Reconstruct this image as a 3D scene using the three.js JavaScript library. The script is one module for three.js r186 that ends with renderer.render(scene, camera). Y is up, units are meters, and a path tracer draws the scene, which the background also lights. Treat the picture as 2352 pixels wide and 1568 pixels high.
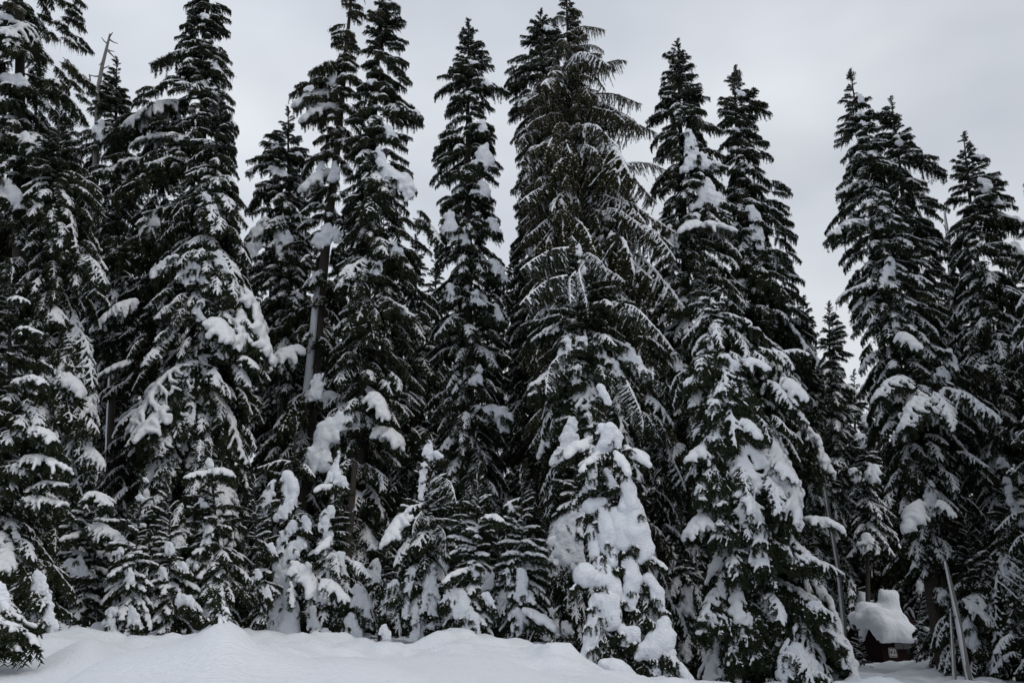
import * as THREE from 'three';
import { ImprovedNoise } from 'three/addons/math/ImprovedNoise.js';

// ---------------------------------------------------------------- camera, sky, sun, exposure
const scene = new THREE.Scene();
const W = 2352, H = 1568, F = 1883, PITCH = 21 * Math.PI / 180;   // picture measured on a 2352 x 1568 grid
const camera = new THREE.PerspectiveCamera(2 * Math.atan(H / 2 / F) * 180 / Math.PI, W / H, 0.1, 3000);
camera.position.set(0, 1.7, 0);
camera.rotation.set(PITCH, 0, 0);
scene.add(camera);
const renderer = new THREE.WebGLRenderer({ antialias: true });
renderer.toneMapping = THREE.LinearToneMapping;
renderer.toneMappingExposure = 1.01;
renderer.shadowMap.enabled = true;

let seed0 = 12345;
const rng = (s) => { let a = s >>> 0; return () => { a = (a + 0x6D2B79F5) >>> 0; let t = a; t = Math.imul(t ^ (t >>> 15), t | 1); t ^= t + Math.imul(t ^ (t >>> 7), t | 61); return ((t ^ (t >>> 14)) >>> 0) / 4294967296; }; };
const PN = new ImprovedNoise();
const noise = (x, y, z) => PN.noise(x + 100.37, y + 57.71, z + 33.13);
const fbm = (x, y, z, n = 4) => { let a = 0.5, s = 0; for (let i = 0; i < n; i++) { s += a * noise(x, y, z); x *= 2.03; y *= 2.03; z *= 2.03; a *= 0.5; } return s; };
const clamp = (x, a, b) => Math.min(b, Math.max(a, x));
const lerp = (a, b, t) => a + (b - a) * t;
const smooth = (t) => { t = clamp(t, 0, 1); return t * t * (3 - 2 * t); };

{ // overcast sky: brighter towards the zenith, soft grey clouds
  const w = 1024, h = 512, data = new Float32Array(w * h * 4);
  for (let j = 0; j < h; j++) for (let i = 0; i < w; i++) {
    const th = ((j + 0.5) / h - 0.5) * Math.PI, ph = ((i + 0.5) / w - 0.5) * 2 * Math.PI;
    const y = Math.sin(th), x = Math.cos(th) * Math.cos(ph), z = Math.cos(th) * Math.sin(ph);
    const el = Math.max(0, y);
    const c = fbm(x * 2.2, y * 4.4, z * 2.2, 5), c2 = fbm(x * 5 + 9, y * 11, z * 5, 4);
    let l = 0.67 * (1 + 0.10 * el) * (1 + 0.34 * c + 0.13 * c2);
    if (y < 0) l = 0.5;
    const warm = clamp(0.5 + 0.9 * c + 0.35 * x, 0, 1);
    const k = (j * w + i) * 4;
    l *= 0.96 + 0.07 * warm;
    data[k] = l * lerp(0.89, 0.98, warm); data[k + 1] = l * lerp(0.97, 1.01, warm); data[k + 2] = l * lerp(1.10, 1.05, warm); data[k + 3] = 1;
  }
  const sky = new THREE.DataTexture(data, w, h, THREE.RGBAFormat, THREE.FloatType);
  sky.mapping = THREE.EquirectangularReflectionMapping;
  sky.magFilter = THREE.LinearFilter; sky.minFilter = THREE.LinearFilter; sky.colorSpace = THREE.LinearSRGBColorSpace; sky.needsUpdate = true;
  scene.background = sky; scene.environment = sky;
}
const sun = new THREE.DirectionalLight(0xfff6ea, 0.7);
sun.position.set(34, 50, 4);
sun.target.position.set(0, 4, -24); scene.add(sun.target);
sun.castShadow = true; sun.shadow.radius = 32; sun.shadow.mapSize.set(2048, 2048);
Object.assign(sun.shadow.camera, { left: -50, right: 50, top: 50, bottom: -50, near: 1, far: 200 });
scene.add(sun);

// ---------------------------------------------------------------- helpers
const V3 = (x, y, z) => new THREE.Vector3(x, y, z);
const sp = Math.sin(PITCH), cp = Math.cos(PITCH);
const at = (px, py, d) => { const u = (px - W / 2) / F, v = (H / 2 - py) / F, t = d / (cp - v * sp); return V3(u * t, 1.7 + (sp + v * cp) * t, -d); };
const project = (p) => { const y = p.y - 1.7, z = -p.z, fz = z * cp + y * sp, fy = y * cp - z * sp; return [W / 2 + F * p.x / fz, H / 2 - F * fy / fz, fz]; };
const taken = {};
const numbered = (n) => { const k = taken[n] = (taken[n] ?? -1) + 1; return k ? n + '_' + String(k).padStart(3, '0') : n; };
const shade = (o) => { o.castShadow = true; o.receiveShadow = true; return o; };
function thing(name, label, category, pos, group) {
  const o = new THREE.Group(); o.name = numbered(name); o.position.copy(pos); scene.add(o);
  o.userData = { label, category }; if (group) o.userData.group = group;
  return o;
}
function part(name, geo, mat, parent) { const m = shade(new THREE.Mesh(geo, mat)); m.name = numbered(name); parent.add(m); return m; }
function noiseTexture(n, f, lo, hi) {
  const d = new Uint8Array(n * n * 4);
  for (let j = 0; j < n; j++) for (let i = 0; i < n; i++) {
    const u = i / n * 2 * Math.PI, v = j / n * 2 * Math.PI, R = n / 64;
    const [a, b] = f(Math.cos(u) * R, Math.sin(u) * R, Math.cos(v) * R, Math.sin(v) * R);
    const k = (j * n + i) * 4, g = clamp(a, 0, 1);
    for (let q = 0; q < 3; q++) d[k + q] = 255 * lerp(lo[q], hi[q], g);
    d[k + 3] = 255;
  }
  const t = new THREE.DataTexture(d, n, n); t.wrapS = t.wrapT = THREE.RepeatWrapping; t.magFilter = THREE.LinearFilter; t.minFilter = THREE.LinearMipmapLinearFilter; t.generateMipmaps = true; t.needsUpdate = true;
  return t;
}
const snowBump = noiseTexture(512, (a, b, c, e) => [0.5 + 0.8 * fbm(a + c * 1.7, b + 3 * e, c - b * 0.6, 5)], [0, 0, 0], [1, 1, 1]);
const barkBump = noiseTexture(256, (a, b, c, e) => [0.5 + 0.9 * fbm(a * 3, b * 3, c * 0.8 + e * 0.7, 4)], [0, 0, 0], [1, 1, 1]);
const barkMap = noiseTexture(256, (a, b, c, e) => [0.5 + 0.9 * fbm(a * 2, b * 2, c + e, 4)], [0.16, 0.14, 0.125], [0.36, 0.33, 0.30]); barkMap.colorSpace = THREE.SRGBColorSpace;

const M = {
  snow: new THREE.MeshStandardMaterial({ color: new THREE.Color().setRGB(0.76, 0.79, 0.84), roughness: 0.95, bumpMap: snowBump, bumpScale: 0.02 }),
  boughSnow: new THREE.MeshStandardMaterial({ color: new THREE.Color().setRGB(0.77, 0.785, 0.815), roughness: 0.95 }),
  needle: new THREE.MeshStandardMaterial({ color: 0xffffff, roughness: 0.9, vertexColors: true }),
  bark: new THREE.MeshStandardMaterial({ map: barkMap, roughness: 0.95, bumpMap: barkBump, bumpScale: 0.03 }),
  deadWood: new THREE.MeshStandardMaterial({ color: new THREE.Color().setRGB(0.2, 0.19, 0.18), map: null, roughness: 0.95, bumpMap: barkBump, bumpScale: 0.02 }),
  lichen: new THREE.MeshStandardMaterial({ color: new THREE.Color().setRGB(0.05, 0.045, 0.022), roughness: 1, side: THREE.DoubleSide }),
};
M.needle.side = THREE.DoubleSide; M.needle.specularIntensity = 0.3;

// smooth skin round a field of values (inside < 0): one vertex per crossed cell
function skin(field, nx, ny, nz, ox, oy, oz, c) {
  const id = new Int32Array(nx * ny * nz).fill(-1), pos = [], idx = [], sy = nx, sz = nx * ny;
  const E = [[0, 1], [0, 2], [0, 4], [1, 3], [1, 5], [2, 3], [2, 6], [3, 7], [4, 5], [4, 6], [5, 7], [6, 7]];
  for (let k = 0; k < nz - 1; k++) for (let j = 0; j < ny - 1; j++) for (let i = 0; i < nx - 1; i++) {
    const b = i + j * sy + k * sz; let m = 0; const v = [];
    for (let q = 0; q < 8; q++) { const f = field[b + (q & 1) + ((q >> 1) & 1) * sy + (q >> 2) * sz]; v[q] = f; if (f < 0) m |= 1 << q; }
    if (m === 0 || m === 255) continue;
    let n = 0, x = 0, y = 0, z = 0;
    for (const [p, q] of E) if ((v[p] < 0) !== (v[q] < 0)) { const t = v[p] / (v[p] - v[q]); x += lerp(p & 1, q & 1, t); y += lerp((p >> 1) & 1, (q >> 1) & 1, t); z += lerp(p >> 2, q >> 2, t); n++; }
    id[b] = pos.length / 3; pos.push(ox + (i + x / n) * c, oy + (j + y / n) * c, oz + (k + z / n) * c);
  }
  const quad = (a, b, d, e, flip) => { if (a < 0 || b < 0 || d < 0 || e < 0) return; if (flip) idx.push(a, e, d, a, d, b); else idx.push(a, b, d, a, d, e); };
  for (let k = 1; k < nz - 1; k++) for (let j = 1; j < ny - 1; j++) for (let i = 1; i < nx - 1; i++) {
    const b = i + j * sy + k * sz, f = field[b] < 0;
    if (f !== field[b + 1] < 0) quad(id[b - sy - sz], id[b - sz], id[b], id[b - sy], !f);
    if (f !== field[b + sy] < 0) quad(id[b - 1 - sz], id[b - 1], id[b], id[b - sz], !f);
    if (f !== field[b + sz] < 0) quad(id[b - 1 - sy], id[b - sy], id[b], id[b - 1], !f);
  }
  const g = new THREE.BufferGeometry();
  g.setAttribute('position', new THREE.Float32BufferAttribute(pos, 3)); g.setIndex(idx); g.computeVertexNormals();
  const uv = new Float32Array(pos.length / 3 * 2);
  for (let i = 0; i < pos.length / 3; i++) { uv[2 * i] = (pos[3 * i] + 0.6 * pos[3 * i + 2]) / 2.2; uv[2 * i + 1] = (pos[3 * i + 1] + 0.4 * pos[3 * i + 2]) / 2.2; }
  g.setAttribute('uv', new THREE.BufferAttribute(uv, 2));
  return g;
}
// capsules [a, b, ra, rb] joined smoothly, roughened by noise
function capsuleSkin(caps, c, k, rough, freq, flat = 1, ns = 0) {
  const box = new THREE.Box3(); for (const q of caps) { const r = Math.max(q[2], q[3]) * 1.3 + 3 * c; for (const p of [q[0], q[1]]) { box.expandByPoint(V3(p.x - r, p.y - r, p.z - r)); box.expandByPoint(V3(p.x + r, p.y + r, p.z + r)); } }
  const s = box.getSize(V3()), nx = Math.ceil(s.x / c) + 1, ny = Math.ceil(s.y / c) + 1, nz = Math.ceil(s.z / c) + 1, f = new Float32Array(nx * ny * nz).fill(1e3), m = box.min;
  for (const [a, b, ra, rb] of caps) {
    const ex = Math.max(ra, rb) + k + 2.5 * c, ax = b.x - a.x, ay = b.y - a.y, az = b.z - a.z, ll = ax * ax + ay * ay + az * az + 1e-9;
    const lo = (q, o) => Math.max(0, Math.floor((q - ex - o) / c)), hi = (q, o, n) => Math.min(n - 1, Math.ceil((q + ex - o) / c));
    const i0 = lo(Math.min(a.x, b.x), m.x), i1 = hi(Math.max(a.x, b.x), m.x, nx), j0 = lo(Math.min(a.y, b.y), m.y), j1 = hi(Math.max(a.y, b.y), m.y, ny), k0 = lo(Math.min(a.z, b.z), m.z), k1 = hi(Math.max(a.z, b.z), m.z, nz);
    for (let kk = k0; kk <= k1; kk++) for (let j = j0; j <= j1; j++) for (let i = i0; i <= i1; i++) {
      const x = m.x + i * c - a.x, y = m.y + j * c - a.y, z = m.z + kk * c - a.z, t = clamp((x * ax + y * ay + z * az) / ll, 0, 1);
      const dx = x - ax * t, dy = y - ay * t, dz = (z - az * t) / flat, d = Math.sqrt(dx * dx + dy * dy + dz * dz) - lerp(ra, rb, t), q = i + j * nx + kk * nx * ny, o = f[q];
      const h = Math.max(k - Math.abs(o - d), 0) / k; f[q] = Math.min(o, d) - h * h * k * 0.25;
    }
  }
  if (rough) for (let kk = 0, q = 0; kk < nz; kk++) for (let j = 0; j < ny; j++) for (let i = 0; i < nx; i++, q++) if (Math.abs(f[q]) < rough * 3 + 2 * c) {
    const x = m.x + i * c, y = m.y + j * c, z = m.z + kk * c;
    f[q] += rough * (1.5 * noise(x * freq + ns, y * freq * 0.7, z * freq) + 0.8 * noise(x * freq * 2.7, y * freq * 1.9 + ns, z * freq * 2.7));
  }
  return skin(f, nx, ny, nz, m.x, m.y, m.z, c);
}

// ---------------------------------------------------------------- snow ground
const HZ = H / 2 + F * Math.tan(PITCH);
const rows = [
  [5.0, [[-300, 1600], [0, 1590], [400, 1600], [800, 1610], [1200, 1640], [2352, 1680], [2700, 1690]]],
  [7.0, [[-300, 1640], [0, 1620], [100, 1585], [164, 1561], [219, 1517], [308, 1495], [427, 1474], [470, 1440], [502, 1424], [540, 1446], [588, 1484], [649, 1505], [718, 1522], [803, 1514], [889, 1522], [948, 1542], [1016, 1563], [1100, 1590], [1500, 1640], [2352, 1690], [2700, 1700]]],
  [8.4, [[-300, 1575], [0, 1575], [164, 1580], [300, 1550], [450, 1530], [520, 1525], [650, 1560], [803, 1562], [950, 1565], [1100, 1585], [1500, 1615], [2352, 1680], [2700, 1690]]],
  [10.5, [[-300, 1520], [0, 1520], [90, 1515], [137, 1488], [180, 1463], [210, 1463], [260, 1488], [340, 1500], [500, 1500], [700, 1515], [850, 1517], [906, 1515], [975, 1507], [1077, 1503], [1146, 1510], [1197, 1524], [1248, 1544], [1317, 1563], [1600, 1600], [2352, 1660], [2700, 1670]]],
  [12.4, [[-300, 1500], [0, 1500], [100, 1515], [200, 1525], [300, 1518], [500, 1500], [700, 1515], [950, 1522], [1100, 1515], [1250, 1540], [1320, 1550], [1600, 1585], [2352, 1640], [2700, 1650]]],
  [14.5, [[-300, 1466], [0, 1466], [100, 1456], [300, 1480], [500, 1475], [700, 1480], [900, 1492], [954, 1494], [1050, 1476], [1108, 1484], [1135, 1476], [1197, 1488], [1241, 1493], [1275, 1481], [1303, 1486], [1327, 1513], [1351, 1538], [1385, 1556], [1453, 1568], [1608, 1582], [1900, 1595], [2000, 1595], [2352, 1630], [2700, 1640]]],
  [19.5, [[-300, 1446], [62, 1450], [137, 1441], [205, 1452], [284, 1474], [376, 1462], [444, 1460], [581, 1462], [615, 1457], [718, 1455], [762, 1470], [803, 1471], [889, 1479], [920, 1486], [954, 1492], [985, 1468], [1023, 1455], [1064, 1465], [1101, 1480], [1173, 1487], [1238, 1492], [1300, 1495], [1345, 1545], [1500, 1585], [1700, 1592], [1880, 1586], [1965, 1572], [2050, 1570], [2190, 1590], [2352, 1600], [2700, 1605]]],
  [27, [[-300, 1440], [400, 1462], [800, 1468], [1200, 1480], [1400, 1545], [1700, 1575], [1900, 1556], [1950, 1546], [2000, 1552], [2080, 1552], [2150, 1548], [2200, 1556], [2352, 1575], [2700, 1580]]],
  [35, [[-300, 1450], [400, 1465], [800, 1470], [1200, 1480], [1500, 1520], [1800, 1535], [1950, 1532], [2000, 1526], [2050, 1525], [2090, 1517], [2113, 1508], [2145, 1511], [2190, 1530], [2352, 1560], [2700, 1565]]],
  [44, [[-300, 1470], [1200, 1490], [1800, 1520], [2352, 1520], [2700, 1520]]],
  [80, [[-300, 1490], [2700, 1490]]],
];
const rowH = (row, u) => {
  const px = W / 2 + F * u / cp, pts = row[1]; let i = 0;
  if (px <= pts[0][0]) i = 0; else { while (i < pts.length - 2 && px > pts[i + 1][0]) i++; }
  const t = smooth((px - pts[i][0]) / (pts[i + 1][0] - pts[i][0])) * 0.5 + clamp((px - pts[i][0]) / (pts[i + 1][0] - pts[i][0]), 0, 1) * 0.5;
  const y = lerp(pts[i][1], pts[i + 1][1], t), v = (H / 2 - y) / F;
  return (sp + v * cp) / (cp - v * sp);           // slope seen from the eye
};
function groundY(x, z) {
  const d = -z; let y;
  if (d < 2) y = 0;
  else {
    const u = clamp(x / Math.max(d, 1), -1.05, 1.05);
    const hOf = (r) => 1.7 + rowH(r, u) * r[0];
    if (d <= rows[0][0]) y = lerp(0, hOf(rows[0]), smooth((d - 2) / (rows[0][0] - 2)));
    else if (d >= 80) y = 1.7 + rowH(rows[rows.length - 1], 0) * 80;
    else { let i = 0; while (d > rows[i + 1][0]) i++; const t = (d - rows[i][0]) / (rows[i + 1][0] - rows[i][0]); y = lerp(hOf(rows[i]), hOf(rows[i + 1]), lerp(t, smooth(t), 0.8)); }
  }
  const w = smooth((d - 10.5) / 4) * (1 - 0.5 * smooth((d - 30) / 10));
  return y + 0.03 * noise(x * 0.7, 0, z * 0.7) + 0.10 * smooth((d - 5) / 3) * noise(x * 0.45 + 4, 2, z * 0.6) + w * (0.2 * noise(x * 0.9, 3, z * 0.9) + 0.13 * noise(x * 2.6, 5, z * 2.6) + 0.06 * Math.abs(noise(x * 5, 7, z * 5)));
}
{
  const nx = 420, nz = 380, pos = [], uv = [], idx = [];
  const X = (i) => { const t = i / (nx - 1) * 2 - 1; return 26 * t + 574 * t ** 9; };
  const Z = (j) => { const t = j / (nz - 1); const s = t * 2 - 1; return -22 - (22 * s + 600 * Math.sign(s) * Math.abs(s) ** 11); };
  for (let j = 0; j < nz; j++) for (let i = 0; i < nx; i++) { const x = X(i), z = Z(j); pos.push(x, groundY(x, z), z); uv.push(x / 2.2, z / 2.2); }
  for (let j = 0; j < nz - 1; j++) for (let i = 0; i < nx - 1; i++) { const a = j * nx + i; idx.push(a, a + 1, a + nx, a + 1, a + nx + 1, a + nx); }
  const g = new THREE.BufferGeometry(); g.setAttribute('position', new THREE.Float32BufferAttribute(pos, 3)); g.setAttribute('uv', new THREE.Float32BufferAttribute(uv, 2)); g.setIndex(idx); g.computeVertexNormals();
  const m = shade(new THREE.Mesh(g, M.snow)); m.name = 'snow_ground'; scene.add(m);
  m.userData = { kind: 'structure', label: 'smooth white snow ground with drifts and mounds along the forest edge' };
}

// ---------------------------------------------------------------- boughs: a few of each kind, with needles and with lying snow
const BOUGHS = [];   // { L, kind, needles, snow: [dust, medium, heavy, laden] }
function makeBough(o, s) {
  const R = rng(s), L = o.L, pos = [], col = [], segs = [];
  const tri = (a, b, c, ca, cc) => { pos.push(a.x, a.y, a.z, b.x, b.y, b.z, c.x, c.y, c.z); col.push(...ca, ...ca, ...cc); };
  const brush = (p, q, r, den, tone) => {
    const d = q.clone().sub(p), len = d.length(); if (len < 1e-3) return; d.divideScalar(len);
    const a = V3(d.z, 0, -d.x); if (a.lengthSq() < 1e-4) a.set(1, 0, 0); a.normalize(); const b = V3().crossVectors(a, d).normalize();
    const n = Math.max(1, Math.round(len / den));
    for (let i = 0; i < n; i++) for (let k = 0; k < 4; k++) {
      const t = (i + R()) / n * len, th = k * Math.PI / 2 + 0.4 + R() * 0.9, rr = r * (0.75 + 0.5 * R()), cs = Math.cos(th), sn = Math.sin(th) * 0.8;
      const m = p.clone().addScaledVector(d, t), tip = m.clone().addScaledVector(d, rr * 0.75).addScaledVector(a, cs * rr).addScaledVector(b, sn * rr);
      const w = o.nw, g = tone * (0.7 + 0.6 * R());
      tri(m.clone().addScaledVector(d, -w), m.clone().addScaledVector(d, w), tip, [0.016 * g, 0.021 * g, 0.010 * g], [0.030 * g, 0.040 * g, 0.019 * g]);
      if (k === 0 && R() < (o.speck ?? 0.22) * (0.5 + noise(m.x * 2 + s, m.y * 2, m.z * 2))) { const h = m.clone(); h.y += r * (0.45 + 0.4 * R()); const q = 0.012 + 0.016 * R(), aa = R() * 6; tri(V3(h.x + q * Math.cos(aa), h.y, h.z + q * Math.sin(aa)), V3(h.x + q * Math.cos(aa + 2.1), h.y + 0.3 * q, h.z + q * Math.sin(aa + 2.1)), V3(h.x + q * Math.cos(aa + 4.2), h.y - 0.5 * q, h.z + q * Math.sin(aa + 4.2)), [0.77, 0.785, 0.815], [0.77, 0.785, 0.815]); }
    }
  };
  const rod = (p, q, ra, rb) => {
    const d = q.clone().sub(p).normalize(), a = V3(-d.z, 0.2, d.x).normalize(), b = V3().crossVectors(d, a), c1 = [0.045, 0.036, 0.03];
    for (let k = 0; k < 3; k++) {
      const t0 = k * 2.094, t1 = t0 + 2.094, P = (c, r, t) => c.clone().addScaledVector(a, r * Math.cos(t)).addScaledVector(b, r * Math.sin(t));
      tri(P(p, ra, t0), P(p, ra, t1), P(q, rb, t0), c1, c1); tri(P(p, ra, t1), P(q, rb, t1), P(q, rb, t0), c1, c1);
    }
  };
  const wob = (R() - 0.5) * 0.12, wob2 = R() * 6, spine = (u) => V3(L * u, L * o.arc * Math.sin(Math.PI * u) + 0.015 * L * Math.sin(u * 9 + wob2), L * wob * Math.sin(Math.PI * u * 1.3));
  const n = Math.round(L / 0.12); let prev = spine(0);
  for (let i = 1; i <= n; i++) {
    const u = i / n, p = spine(u); rod(prev, p, 0.012 * L * (1.05 - u) + 0.003, 0.012 * L * (1.05 - u - 1 / n) + 0.003);
    if (u > 0.2) brush(prev, p, o.nr, o.den, 1);
    segs.push([0, prev.clone(), p.clone(), u]); prev = p;
  }
  const nl = Math.round(L * 0.9 / o.step);
  for (let i = 0; i < nl; i++) for (const side of [-1, 1]) {
    const u = clamp(0.1 + 0.88 * (i + 1.0 * (R() - 0.5) + (side > 0 ? 0.5 : 0)) / nl, 0.08, 0.985), root = spine(u);
    const env = Math.min(1, 0.35 + u * 2.2) * Math.pow(1.03 - u, 0.62) * 1.12;
    let len = o.lat * L * env * (0.55 + 0.8 * R()); if (len < 0.06) len = 0.06;
    const ang = o.ang * (0.6 + 0.7 * R()), lift = (R() - 0.35) * 0.25, dr = o.droop * (0.7 + 0.6 * R());
    const P = (t) => V3(root.x + Math.cos(ang) * len * t, root.y + lift * len * t - dr * len * t * t, root.z + side * Math.sin(ang) * len * t * (1 - 0.18 * t));
    const k = Math.max(2, Math.round(len / 0.1)); let a = P(0);
    for (let j = 1; j <= k; j++) {
      const b = P(j / k); rod(a, b, 0.006, 0.004); brush(a, b, o.nr * (1 - 0.25 * j / k), o.den, 1.05); segs.push([1, a.clone(), b.clone(), j / k, len]);
      if (o.twig && len > 0.14 && j < k) for (const s2 of [-1, 1]) if (R() < 0.92) {
        const tl = o.twig * (1 - 0.55 * j / k) * (0.6 + 0.7 * R()) * Math.min(1, len / 0.35), dir = b.clone().sub(a).normalize(), sd = V3(-dir.z, 0, dir.x).multiplyScalar(s2);
        const e = b.clone().addScaledVector(dir, tl * 0.72).addScaledVector(sd, tl * 0.7); e.y -= tl * dr * 0.8;
        brush(b, e, o.nr * 0.85, o.den * 1.1, 1.1); segs.push([2, b.clone(), e, 1]);
      }
      if (R() < 0.75) { const hl = o.hang * (0.5 + 0.9 * R()), e = b.clone().add(V3(hl * (0.25 + 0.5 * R()), -hl, side * hl * (R() - 0.4) * 0.6)); brush(a.clone().lerp(b, R()), e, o.nr * 0.9, o.den * 1.15, 0.9); }
      a = b;
    }
  }
  for (let i = 0; i < L / 0.05; i++) { const u = 0.12 + 0.85 * R(), p = spine(u), hl = o.hang * (0.6 + R()), e = p.clone().add(V3(hl * (0.2 + 0.5 * R()), -hl, hl * (R() - 0.5) * 1.2)); brush(p, e, o.nr, o.den, 0.9); }
  const g = new THREE.BufferGeometry(); g.setAttribute('position', new THREE.Float32BufferAttribute(pos, 3)); g.setAttribute('color', new THREE.Float32BufferAttribute(col, 3)); g.computeVertexNormals();
  const snow = [0, 1, 2, 3].map((lv) => {
    const Q = rng(s * 7 + lv), caps = [], th = [0.013, 0.020, 0.030, 0.048][lv] * o.sn, keep = [0.5, 0.64, 0.78, 0.88][lv];
    for (const [kind, a, b, t, len] of segs) {
      const m = a.clone().add(b).multiplyScalar(0.5), pt = noise(m.x * 2.1 + s, m.z * 3.1, lv * 3.7) * 0.7 + noise(m.x * 6 + s, m.z * 6, lv) * 0.5 + 0.5;
      if (pt > keep + 0.15 || Q() > keep + 0.25) continue;
      if (kind === 2 && (lv === 0 || Q() > [0, 0.4, 0.65, 0.75][lv])) continue;
      if (kind === 1 && t > 0.72 && Q() < [0.9, 0.75, 0.65, 0.4][lv]) continue;
      if (kind === 0 && t < 0.12) continue;
      const r = th * (kind === 0 ? 1.35 - 0.5 * t : kind === 1 ? (1.2 - 0.45 * t) * (o.kind === 'hemlock' ? 0.7 : 1) : 0.7) * (0.75 + 0.5 * Q()), up = r * 0.8 + 0.014;
      caps.push([a.clone().setY(a.y + up), b.clone().setY(b.y + up), r, r * 0.92]);
    }
    return capsuleSkin(caps, Math.max(0.016, th * 0.6), th * [0.8, 0.9, 1.05, 1.35][lv], th * 0.34, 1.3 / th * 0.3);
  });
  BOUGHS.push({ L, kind: o.kind, needles: g, snow });
}
const kinds = {
  short: { kind: 'short', L: 0.6, lat: 0.42, ang: 0.85, arc: 0.06, droop: 0.25, step: 0.07, twig: 0.10, nr: 0.042, nw: 0.009, den: 0.022, hang: 0.08, sn: 0.85 },
  fir: { kind: 'fir', L: 1.25, lat: 0.36, ang: 0.88, arc: 0.10, droop: 0.5, step: 0.078, twig: 0.13, nr: 0.050, nw: 0.010, den: 0.027, hang: 0.13, sn: 1 },
  long: { kind: 'long', L: 2.1, lat: 0.30, ang: 0.85, arc: 0.11, droop: 0.55, step: 0.105, twig: 0.17, nr: 0.054, nw: 0.011, den: 0.031, hang: 0.17, sn: 1.05 },
  hemlock: { kind: 'hemlock', L: 2.0, lat: 0.2, ang: 0.95, arc: 0.13, droop: 1.5, step: 0.085, twig: 0.12, nr: 0.032, nw: 0.008, den: 0.022, hang: 0.12, sn: 1.0 },
};
for (let i = 0; i < 5; i++) { makeBough(kinds.short, 11 + i); makeBough({ ...kinds.fir, lat: 0.32 + 0.03 * i }, 31 + i); makeBough({ ...kinds.long, droop: 0.4 + 0.12 * i }, 51 + i); makeBough({ ...kinds.hemlock, lat: 0.16 + 0.025 * i }, 71 + i); }
const byKind = {}; BOUGHS.forEach((b, i) => (byKind[b.kind] ??= []).push(i));
const needleTones = [];
{ let t = 0; for (const b of BOUGHS) t += b.needles.attributes.position.count / 3 + b.snow.reduce((a, g) => a + g.index.count / 3, 0); console.log('bough triangles', t); }

const lichenGeo = [0, 1, 2].map((s) => {
  const R = rng(900 + s), pos = [];
  for (let i = 0; i < 22; i++) {
    let x = (R() - 0.5) * 0.3, z = (R() - 0.5) * 0.3, y = (R() - 0.5) * 0.05; const len = 0.12 + 0.42 * R() * R(), a = R() * 3.1, w0 = 0.008 + 0.01 * R(), n = 4;
    for (let k = 0; k < n; k++) {
      const w = w0 * (1 - k / n), w1 = w0 * (1 - (k + 1) / n) + 0.001, x1 = x + (R() - 0.5) * 0.05, z1 = z + (R() - 0.5) * 0.05, y1 = y - len / n, c = Math.cos(a), e = Math.sin(a);
      pos.push(x - c * w, y, z - e * w, x + c * w, y, z + e * w, x1 - c * w1, y1, z1 - e * w1, x + c * w, y, z + e * w, x1 + c * w1, y1, z1 + e * w1, x1 - c * w1, y1, z1 - e * w1);
      x = x1; y = y1; z = z1;
    }
  }
  const g = new THREE.BufferGeometry(); g.setAttribute('position', new THREE.Float32BufferAttribute(pos, 3)); g.computeVertexNormals(); return g;
});

// ---------------------------------------------------------------- trees
function boughMatrix(a, b, L, roll, out) {
  const X = b.clone().sub(a), len = X.length(); X.divideScalar(len);
  const up = Math.abs(X.y) > 0.97 ? V3(out.x, 0, out.z).multiplyScalar(-Math.sign(X.y)) : V3(0, 1, 0);
  const Z = V3().crossVectors(X, up).normalize(), Y = V3().crossVectors(Z, X);
  const m = new THREE.Matrix4().makeBasis(X, Y, Z); m.multiply(new THREE.Matrix4().makeRotationX(roll));
  const k = len / L; m.scale(V3(k, k, k)); m.setPosition(a); return m;
}
function rodAlong(pts, radii, sides = 10) {
  const pos = [], uv = [], idx = []; let run = 0;
  pts.forEach((p, i) => {
    const d = (pts[i + 1] ?? p).clone().sub(pts[i - 1] ?? p).normalize(), a = Math.abs(d.y) > 0.5 ? V3(1, 0, 0) : V3(0, 1, 0), u = V3().crossVectors(d, a).normalize(), v = V3().crossVectors(d, u);
    if (i) run += p.distanceTo(pts[i - 1]);
    for (let k = 0; k <= sides; k++) { const t = k / sides * 2 * Math.PI, r = radii[i] * (1 + 0.12 * noise(Math.cos(t) * 2 + p.x, p.y * 0.8, Math.sin(t) * 2)); const q = p.clone().addScaledVector(u, r * Math.cos(t)).addScaledVector(v, r * Math.sin(t)); pos.push(q.x, q.y, q.z); uv.push(k / sides, run / 1.6); }
  });
  const n = sides + 1;
  for (let i = 0; i < pts.length - 1; i++) for (let k = 0; k < sides; k++) { const a = i * n + k; idx.push(a, a + n, a + 1, a + 1, a + n, a + n + 1); }
  const g = new THREE.BufferGeometry(); g.setAttribute('position', new THREE.Float32BufferAttribute(pos, 3)); g.setAttribute('uv', new THREE.Float32BufferAttribute(uv, 2)); g.setIndex(idx); g.computeVertexNormals(); return g;
}
let copies = 0, treeNo = 0;
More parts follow.
